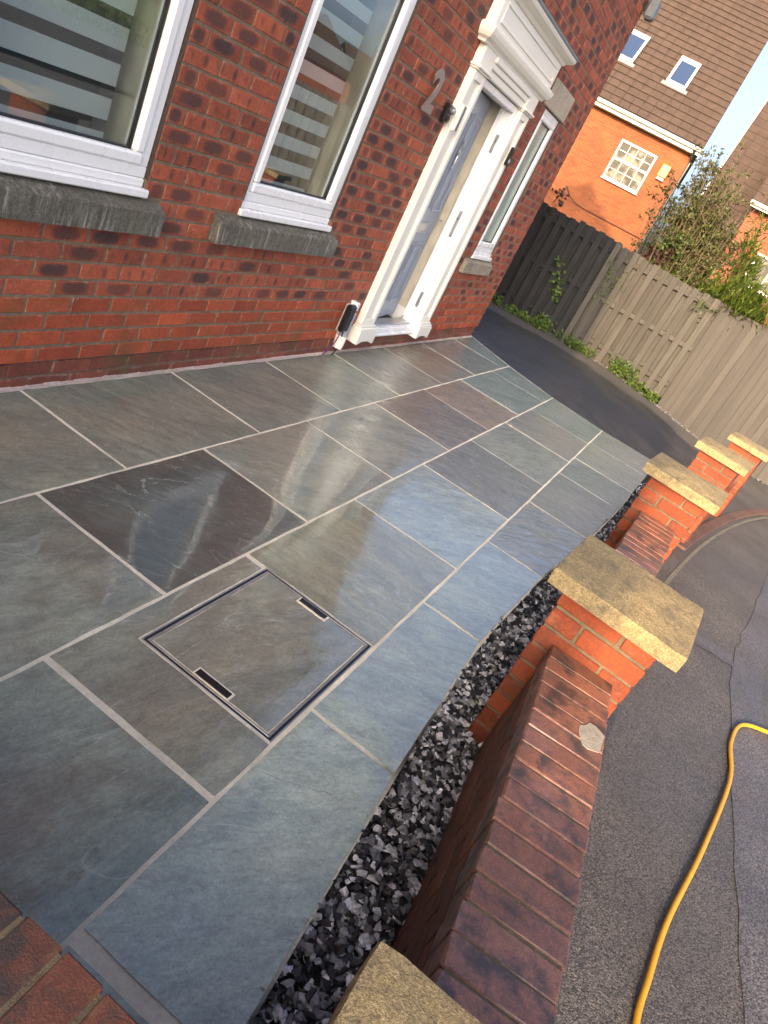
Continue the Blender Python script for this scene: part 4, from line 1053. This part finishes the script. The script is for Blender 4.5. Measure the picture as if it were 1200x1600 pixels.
climber([fpt(868, 468), fpt(872, 440), fpt(876, 415), fpt(872, 405)], 'leafy climber hanging in the middle of the dark fence', 70, 'weed', .055)
climber([fpt(938, 468), fpt(948, 445), fpt(960, 420), fpt(975, 390)], 'thin yellowish climber on the post between the panels', 40, 'weed', .04)
climber([fpt(962, 452), fpt(968, 440), fpt(978, 425)], 'sparse twig of leaves on the weathered fence', 16, 'weed', .04)
climber([fpt(860, 335), fpt(872, 318), fpt(885, 305), (fx2, .85, 1.78)], 'reddish creeper on top of the dark fence', 34, 'copperleaf', .06)

def shrub(base, tips, label, mat, leafn, Ls, w, spread, name, twr=.009, nsub=5, lmin=.35, droop=0.0):
    o = empty(name, base); tag(o, label, 'shrub'); t_ = MB(); m = MB(); B = Vector(base)
    for tip in tips:
        tip = Vector(tip) - B; st0 = Vector((rng.gauss(0, .05), rng.gauss(0, .08), 0))
        mid = st0.lerp(tip, .5) + rvec() * .06; P = resample([st0, mid, tip], 8); t_.tube(P, [twr * (1 - .85 * i / 8) + .001 for i in range(9)], 5)
        br = [P]
        for k in range(nsub):
            q = P[rng.randint(3, 7)]; e = q + Vector((rng.gauss(0, spread), rng.gauss(0, spread), abs(rng.gauss(.5, .3)) * spread * 2.0)); Q = resample([q, q.lerp(e, .5) + rvec() * .02, e], 4)
            t_.tube(Q, [twr * .35 * (1 - .7 * i / 4) + .0008 for i in range(5)], 4); br.append(Q)
        for k in range(leafn):
            Q = rng.choice(br); i = max(int(lmin * len(Q)), rng.randint(0, len(Q) - 1)); p_ = Q[min(i, len(Q) - 1)] + rvec() * .02
            d = rvec(.15 - droop); leaf_quad(m, p_, d, rvec(1.0), Ls * rng.uniform(.6, 1.3), w, rng.random())
    t_.build('branches', M['twig'], o); m.build('foliage', M[mat], o); return o
def tips(n, cu, cv, su, sv, x, jx=.5):
    return [tuple(onx(rng.gauss(cu, su), rng.gauss(cv, sv), x + rng.uniform(-jx, jx))) for _ in range(n)]
SX = 13.3
shrub((SX, -1.15, 0), tips(120, 1115, 350, 30, 38, SX) + tips(30, 1120, 262, 18, 18, SX) + tips(30, 1080, 335, 20, 30, SX), 'tall twiggy shrub with bare arching stems behind the fence', 'olive', 110, .065, .018, .15, 'twiggy_shrub', nsub=9, twr=.012)
shrub((SX - .5, -.75, 0), tips(12, 1050, 330, 14, 24, SX - .5) + tips(5, 1035, 300, 8, 14, SX - .5), 'small leaved shrub sprig in front of the far orange wall', 'hedge', 46, .045, .014, .07, 'leafy_sprig')
shrub((SX - .35, -.80, 0), tips(22, 1045, 388, 14, 9, SX - .3, .2) + tips(8, 1015, 398, 8, 6, SX - .3, .2), 'dark purple leaved shrub peeping over the fence', 'purpleleaf', 60, .06, .022, .09, 'purple_shrub')
shrub((SX - .3, -1.05, 0), tips(20, 1090, 400, 22, 22, SX - .3, .3), 'olive green undergrowth behind the fence under the twiggy shrub', 'hedge', 90, .06, .02, .12, 'undergrowth_shrub')
def frond_bush(base, cs, label):
    o = empty('lance_leaf_shrub', base); tag(o, label, 'shrub'); B = Vector(base); m = MB(); t_ = MB()
    for cu, cv, su, sv, n, x in cs:
        for k in range(n):
            tip = onx(rng.gauss(cu, su), rng.gauss(cv, sv), x + rng.uniform(-.35, .35)) - B; st0 = Vector((tip.x * .5, tip.y * .8, max(.2, tip.z - .7)))
            P = resample([st0, st0.lerp(tip, .55) + Vector((0, 0, .15)), tip], 7); t_.tube(P, [.006 - .0006 * i for i in range(8)], 4)
            for i in range(2, 8):
                for s_ in range(4):
                    d = (P[i] - P[i - 1]).normalized() + rvec(-.5) * .55; leaf_quad(m, P[i] + rvec() * .01, d, Vector((0, 0, 1)), rng.uniform(.12, .22), .014, rng.random(), .15)
    t_.build('stems', M['twig'], o); m.build('foliage', M['fern'], o)
frond_bush((12.5, -2.2, 0), [(1160, 462, 26, 14, 60, 12.25), (1120, 455, 20, 8, 34, 12.1), (1185, 488, 16, 10, 30, 11.95), (1140, 475, 24, 8, 30, 11.9)], 'bright green lance leaved shrub spilling over the fence')
frond_bush((13.0, -2.1, 0), [(1172, 405, 16, 22, 26, 12.9), (1180, 370, 10, 18, 9, 12.9)], 'loose upright green stems in front of the right hand house')

# ================================================================== FAR HOUSES
TH = RAD(7.5); FH0 = Vector((26.75, 1.36, 0))
Rf = Matrix.Rotation(TH, 3, 'Z')             # local x: into the house, local y: along the wall to the left
def far_frame(o0, u, v, xl):                  # pixel on the plane local x = xl
    o0 = Vector(o0); n_ = Rf @ Vector((1, 0, 0)); d = ray(u, v); t_ = ((o0 + n_ * xl - CAM).dot(n_)) / d.dot(n_); return Rf.transposed() @ (CAM + d * t_ - o0)
fh = empty('far_house', FH0, TH); tag(fh, 'orange brick house with brown tiled roof and two roof windows beyond the fence', 'house')
PIT = 40
m = MB(); m.box(0, 13.0, 0, 11, -.3, 4.93, .01); m.build('wall', M['farbrick'], fh)
vs = [(0, .002, 4.9), (13.0, .002, 4.9), (6.5, .002, 4.9 + 6.45 * tan(RAD(PIT))), (0, .25, 4.9), (13.0, .25, 4.9), (6.5, .25, 4.9 + 6.45 * tan(RAD(PIT)))]
MB().add(vs, fix_faces(vs, [(0, 1, 2), (3, 4, 5), (0, 2, 5, 3), (1, 2, 5, 4)], Vector((6.5, .12, 6.5)))).build('gable', M['farbrick'], fh)
MB().box(-.018, .01, .01, 11, 2.03, 2.10, .004).build('string_course', M['farbrick'], fh)
ez, ex = 5.0, -.32
cp_, sp_ = cos(RAD(PIT)), sin(RAD(PIT)); RL = (6.5 - ex) / cp_
def roofpt(s_, y, up=0.0): return Vector((ex + s_ * cp_ - up * sp_, y, ez + s_ * sp_ + up * cp_))
rb = MB(); a = [roofpt(0, -.16), roofpt(RL, -.16), roofpt(RL, 11.1), roofpt(0, 11.1)]; b = [p_ - Vector((0, 0, .10)) for p_ in a]
rb.add(a + b, fix_faces(a + b, [(0, 1, 2, 3), (4, 5, 6, 7), (0, 1, 5, 4), (2, 3, 7, 6), (0, 3, 7, 4)], sum(a + b, Vector()) / 8))
a = [Vector((13.0 - p_.x, p_.y, p_.z)) for p_ in a]; b = [p_ - Vector((0, 0, .10)) for p_ in a]
rb.add(a + b, fix_faces(a + b, [(0, 1, 2, 3), (4, 5, 6, 7), (0, 1, 5, 4), (2, 3, 7, 6), (0, 3, 7, 4)], sum(a + b, Vector()) / 8))
froof = rb.build('roof', M['felt'], fh)
tw, tg = .33, .38
tvs, tfs = bevbox(tg + .08, tw - .010, .020, .004); tme = {}
def tile_mesh(k):
    if k not in tme:
        r = random.Random(k); v_, f_ = bevbox(tg + .08, tw - .010, .020, .004, .002, r); me_ = bpy.data.meshes.new('roof_tile'); me_.from_pydata(v_, [], f_); me_.materials.append(M['tile']); tme[k] = me_
    return tme[k]
cand = []
for r_ in range(int(RL / tg)):
    for c_ in range(35):
        y = -.16 + tw * (c_ + .5); s_ = tg * (r_ + .5)
        if y > 11: continue
        P = roofpt(s_, y, .032); pw = Rf @ P + FH0; q = proj(pw); vis = q and -10 < q[0] < 1210 and -10 < q[1] < 1610
        hid = vis and q[0] < 925 - (q[1] - 150) * .55
        cand.append((0 if (vis and not hid) else 1, (pw - CAM).length, s_, y))
cand.sort(); restt = MB(); tl_rot = -RAD(PIT) + RAD(6.2)
for i, (hv, _, s_, y) in enumerate(cand):
    P = roofpt(s_, y, .042)
    if i < 296 and hv == 0:
        o = bpy.data.objects.new('roof_tile', tile_mesh(i % 9)); COL.objects.link(o); o.parent = froof; o.location = P; o.rotation_euler = (0, tl_rot, 0)
    else:
        restt.add(tvs, tfs, Matrix.Translation(P) @ Matrix.Rotation(tl_rot, 4, 'Y'))
tag(restt.build('roof_tiling', M['tile'], froof), kind='stuff')
m = MB(); m.tube([(6.5, -.18, roofpt(RL, 0).z + .03), (6.5, 11.1, roofpt(RL, 0).z + .03)], .11, 10); m.build('ridge', M['tile'], froof)
m = MB(); m.box(-.33, -.305, -.14, 11, 4.78, 4.955, .004); m.build('fascia', M['gutterwhite'], fh)
m = MB(); m.box(-.30, -.003, -.02, 11, 4.77, 4.79, .003); m.build('soffit', M['gutterwhite'], fh)
m = MB(); m.tube([(-.40, -.18, 4.93), (-.40, 11, 4.93)], .06, 10); m.build('gutter', M['gutterwhite'], fh)
m = MB(); m.tube(resample([(-.40, .05, 4.90), (-.36, .02, 4.75), (-.10, -.02, 4.45), (-.07, -.03, 4.2), (-.07, -.03, 0)], 14), .045, 8); m.build('downpipe', M['blackpipe'], fh)
# window
a = far_frame(FH0, 975, 218, 0); b = far_frame(FH0, 1028, 245, 0); c = far_frame(FH0, 993, 305, 0); d_ = far_frame(FH0, 940, 272, 0)
wy0, wy1 = (b.y + c.y) / 2, (a.y + d_.y) / 2; wz1, wz0 = (a.z + b.z) / 2, (c.z + d_.z) / 2; wm = (wz0 + wz1) / 2 + .03
def yring(m, y0, y1, z0, z1, w, xa, xb): m.box(xa, xb, y0, y1, z0, z0 + w); m.box(xa, xb, y0, y1, z1 - w, z1); m.box(xa + .001, xb - .001, y0, y0 + w, z0 + w, z1 - w); m.box(xa + .001, xb - .001, y1 - w, y1, z0 + w, z1 - w)
m = MB(); yring(m, wy0, wy1, wz0, wz1, .06, -.05, .02); fw = m.build('window', M['gutterwhite'], fh)
MB().box(-.055, .015, wy0 + .061, wy1 - .061, wm - .035, wm + .035).build('meeting_rail', M['gutterwhite'], fw)
MB().box(-.09, .01, wy0 - .03, wy1 + .03, wz0 - .045, wz0 - .002).build('sill', M['gutterwhite'], fw)
for z0, z1 in ((wz0 + .06, wm - .035), (wm + .035, wz1 - .06)):
    cw = (wy1 - wy0 - .12) / 4; ch = (z1 - z0) / 2
    for i in range(4):
        for k in range(2): MB().box(-.012, -.002, wy0 + .06 + cw * i + .008, wy0 + .06 + cw * (i + 1) - .008, z0 + ch * k + .008, z0 + ch * (k + 1) - .008, .001).build('pane', M['farpane'], fw)
    for i in range(1, 4): MB().box(-.026, -.0005, wy0 + .06 + cw * i - .009, wy0 + .06 + cw * i + .009, z0, z1, .002).build('glazing_bar', M['gutterwhite'], fw)
    MB().box(-.024, -.0005, wy0 + .06, wy1 - .06, z0 + ch - .009, z0 + ch + .009, .002).build('glazing_bar', M['gutterwhite'], fw)
for i in range(15):
    y = wy0 - .1 + (wy1 - wy0 + .2) * (i + .5) / 15; MB().box(-.008, .01, y - .045, y + .045, wz1 + .01, wz1 + .225, .003).build('soldier_brick', M['farbrick'], fh)
# roof windows
for k, qs in enumerate(([(1065, 87), (1093, 102), (1042, 126), (1073, 142)], [(990, 48), (1013, 58), (968, 88), (993, 100)])):
    n_ = Rf @ Vector((-sp_, 0, cp_)); p0 = Rf @ roofpt(0, 0, .06) + FH0; loc = []
    for u, v in qs: d = ray(u, v); loc.append(Rf.transposed() @ (CAM + d * ((p0 - CAM).dot(n_) / d.dot(n_)) - FH0))
    ss = [(l.x - ex) / cp_ for l in loc]; s0, s1 = sum(ss[2:]) / 2, sum(ss[:2]) / 2; ys = [l.y for l in loc]; y0, y1 = (ys[1] + ys[3]) / 2, (ys[0] + ys[2]) / 2
    if k == 1: y1 = y0 + .78
    T = Matrix.Translation(roofpt((s0 + s1) / 2, (y0 + y1) / 2, .06)) @ Matrix.Rotation(-RAD(PIT), 4, 'Y'); hl, hw = (s1 - s0) / 2, (y1 - y0) / 2
    def part(name, mat, bxs, par):
        m = MB()
        for a_ in bxs: mm = MB().box(*a_); m.add(mm.v, mm.f, T)
        return m.build(name, mat, par)
    sk = part('roof_window', M['gutterwhite'], [(-hl, -hl + .09, -hw, hw, -.02, .07), (hl - .09, hl, -hw, hw, -.02, .07), (-hl + .09, hl - .09, -hw, -hw + .08, -.02, .068), (-hl + .09, hl - .09, hw - .08, hw, -.02, .068)], froof)
    part('pane', M['skyglass'], [(-hl + .09, hl - .09, -hw + .08, hw - .08, .0, .03)], sk)
    part('blind_strip', M['gutterwhite'], [(hl - .2, hl - .1, -hw + .09, hw - .09, .031, .036)], sk)
    part('flashing', M['lead'], [(-hl - .18, -hl - .002, -hw - .1, hw + .1, -.015, .012)], sk)
# alarm box
q = far_frame(FH0, 1036, 271, 0)
al = empty('alarm_box', FH0 + Rf @ Vector((-.001, q.y, q.z)), TH); tag(al, 'yellow alarm box with dark foot on the far orange wall', 'alarm box')
MB().box(-.10, 0, -.15, .15, -.13, .26, .02).build('cover', M['alarm'], al); MB().box(-.09, 0, -.13, .13, -.23, -.131, .015).build('base', M['lead'], al); MB().box(-.106, -.1005, -.1, .1, .15, .20, .002).build('slot', M['lead'], al)
# overhead cable on the wall
m = MB(); m.tube(resample([far_frame(FH0, 862, 318, -.02), far_frame(FH0, 880, 300, -.02), far_frame(FH0, 886, 290, -.02), far_frame(FH0, 889, 303, -.02), far_frame(FH0, 905, 322, -.02), far_frame(FH0, 960, 352, -.02), far_frame(FH0, 1003, 375, -.02)], 40), .012, 5); m.build('wall_cable', M['blackpipe'], fh)

# right hand house
RH = empty('neighbour_house', (24.2, -1.15, 0), RAD(3)); tag(RH, 'brick house with a steep brown roof half hidden by the twiggy shrub', 'house')
m = MB(); m.box(0, 6, -8, 0, -.3, 3.95, .01); m.build('wall', M['farbrick2'], RH)
def rprism(x0, y0, y1, z0, run, pit, th=.1):
    h = run * tan(RAD(pit)); v_ = []
    for y in (y0, y1): v_ += [(x0, y, z0), (x0 + run, y, z0 + h), (x0 + 2 * run, y, z0), (x0 + 2 * run, y, z0 - th), (x0 + run, y, z0 + h - th), (x0, y, z0 - th)]
    return MB().add(v_, [(0, 1, 4, 5), (1, 2, 3, 4), (6, 7, 10, 11), (7, 8, 9, 10), (0, 1, 7, 6), (1, 2, 8, 7), (2, 3, 9, 8), (3, 4, 10, 9), (4, 5, 11, 10), (5, 0, 6, 11)])
rf2 = rprism(-.3, -8, .12, 4.12, 3.4, 42).build('roof', M['felt'], RH); tr = MB(); P2 = RAD(42)
for r_ in range(12):
    for c_ in range(24):
        s_ = .38 * (r_ + .5); y = .12 - .33 * (c_ + .5) 
        tr.add(tvs, tfs, Matrix.Translation((-.3 + s_ * cos(P2) - .03 * sin(P2), y, 4.12 + s_ * sin(P2) + .03 * cos(P2))) @ Matrix.Rotation(-P2 + .05, 4, 'Y'))
tag(tr.build('roof_tiling', M['tile'], rf2), kind='stuff')
m = MB(); m.box(-.31, -.28, -8, .1, 3.96, 4.08, .004); m.build('fascia', M['gutterwhite'], RH)
m = MB(); m.tube([(-.36, -8, 4.06), (-.36, .14, 4.06)], .055, 8); m.build('gutter', M['gutterwhite'], RH)
m = MB(); m.box(2.2, 9, -4, 1.28, -.3, 3.4, .01); m.build('rear_wall', M['farbrick2'], RH)
bk = rprism(.9, -4, 1.42, 3.35, 5.2, 43).build('rear_roof', M['felt'], RH); tr = MB(); P3 = RAD(43)
for r_ in range(19):
    for c_ in range(16):
        s_ = .38 * (r_ + .5); y = 1.42 - .33 * (c_ + .5) 
        tr.add(tvs, tfs, Matrix.Translation((.9 + s_ * cos(P3) - .03 * sin(P3), y, 3.35 + s_ * sin(P3) + .03 * cos(P3))) @ Matrix.Rotation(-P3 + .05, 4, 'Y'))
tag(tr.build('roof_tiling', M['tile'], bk), kind='stuff')
m = MB(); L1 = 5.2 / cos(P3); mm = MB().box(0, L1, 1.425, 1.47, -.14, .05, .004); m.add(mm.v, mm.f, Matrix.Translation((.9, 0, 3.35)) @ Matrix.Rotation(-P3, 4, 'Y')); m.build('bargeboard', M['gutterwhite'], bk)
m = MB(); yring(m, -1.95, -.82, 2.15, 3.05, .06, -.05, .02); w2_ = m.build('window', M['upvc'], RH); MB().box(-.012, -.002, -1.89, -.88, 2.21, 2.99, .001).build('pane', M['farpane'], w2_); MB().box(-.03, -.0125, -1.40, -1.36, 2.21, 2.99, .002).build('mullion', M['upvc'], w2_)

# ---- houses out of frame: an unseen projecting neighbour, shaped to shade the patio, and the one across the road seen in the glass
NB = empty('side_house', (-6.2, -2.20, 0)); tag(NB, 'brick house wing projecting towards the street left of the front garden', 'house')
m = MB(); m.box(-6, 0, 0, 8.5, -.3, 3.75, .01); m.build('wall', M['farbrick2'], NB)
h_ = 3 * tan(RAD(40)); v_ = [(-6.2, 0, 3.72), (.2, 0, 3.72), (-3, 0, 3.72 + 3.2 * tan(RAD(39))), (-6.2, 8.5, 3.72), (.2, 8.5, 3.72), (-3, 8.5, 3.72 + 3.2 * tan(RAD(39)))]
MB().add(v_, fix_faces(v_, [(0, 1, 2), (3, 4, 5), (0, 2, 5, 3), (1, 2, 5, 4), (0, 1, 4, 3)], Vector((-3, 4, 4.5)))).build('roof', M['tile'], NB)
m = MB(); m.box(-3.7, -2.3, -.03, .01, 1.0, 2.2); wq = m.build('window', M['upvc'], NB); MB().box(-3.63, -2.37, -.034, -.0305, 1.07, 2.13, .001).build('pane', M['skyglass'], wq)
OH = empty('opposite_house', (58, -40, -1.6), RAD(32)); tag(OH, 'gabled brick house across the road mirrored in the window', 'house')
m = MB(); m.box(-4, 4, 0, 8, -.5, 4.6, .01); m.box(4, 16, 1.5, 7, -.5, 4.6, .01); m.build('wall', M['farbrick2'], OH)
v_ = [(-4.4, .0, 4.5), (4.4, .0, 4.5), (0, .0, 7.6), (-4.4, 8.2, 4.5), (4.4, 8.2, 4.5), (0, 8.2, 7.6)]
MB().add([(x, y + .02, z) for x, y, z in v_], fix_faces(v_, [(3, 4, 5), (0, 2, 5, 3), (1, 2, 5, 4), (0, 1, 2)], Vector((0, 4, 5.5)))).build('roof', M['tile'], OH)
v_ = [(4, .9, 4.5), (16.3, .9, 4.5), (4, 4.2, 6.9), (16.3, 4.2, 6.9), (4, 7.5, 4.5), (16.3, 7.5, 4.5)]; MB().add(v_, [(0, 1, 3, 2), (2, 3, 5, 4)]).build('wing_roof', M['tile'], OH)
for x, z in ((-2, .6), (1.2, .6), (-2, 2.9), (1.2, 2.9), (7, .6), (11, .6), (7, 2.9), (11, 2.9)):
    y = -.03 if x < 4 else 1.47; m = MB(); m.box(x, x + 1.3, y, y + .05, z, z + 1.2); wq = m.build('window', M['upvc'], OH); MB().box(x + .07, x + 1.23, y - .004, y - .0005, z + .07, z + 1.13, .001).build('pane', M['skyglass'], wq)
hg = empty('hedge_row', (40, -27, -1.0)); tag(hg, 'clipped green hedge along the far side of the road', 'hedge'); m = MB()
for i in range(7000):
    p_ = Vector((rng.uniform(-14, 14), rng.uniform(-.6, .6), rng.uniform(0, 1.5))); leaf_quad(m, p_, rvec(), rvec(.5), .16, .06, rng.random())
m.build('foliage', M['hedge'], hg); m = MB()
for i in range(12): m.tube([(-13 + i * 2.3, 0, 0), (-13 + i * 2.3, 0, 1.1)], .03, 5)
m.build('stems', M['twig'], hg)
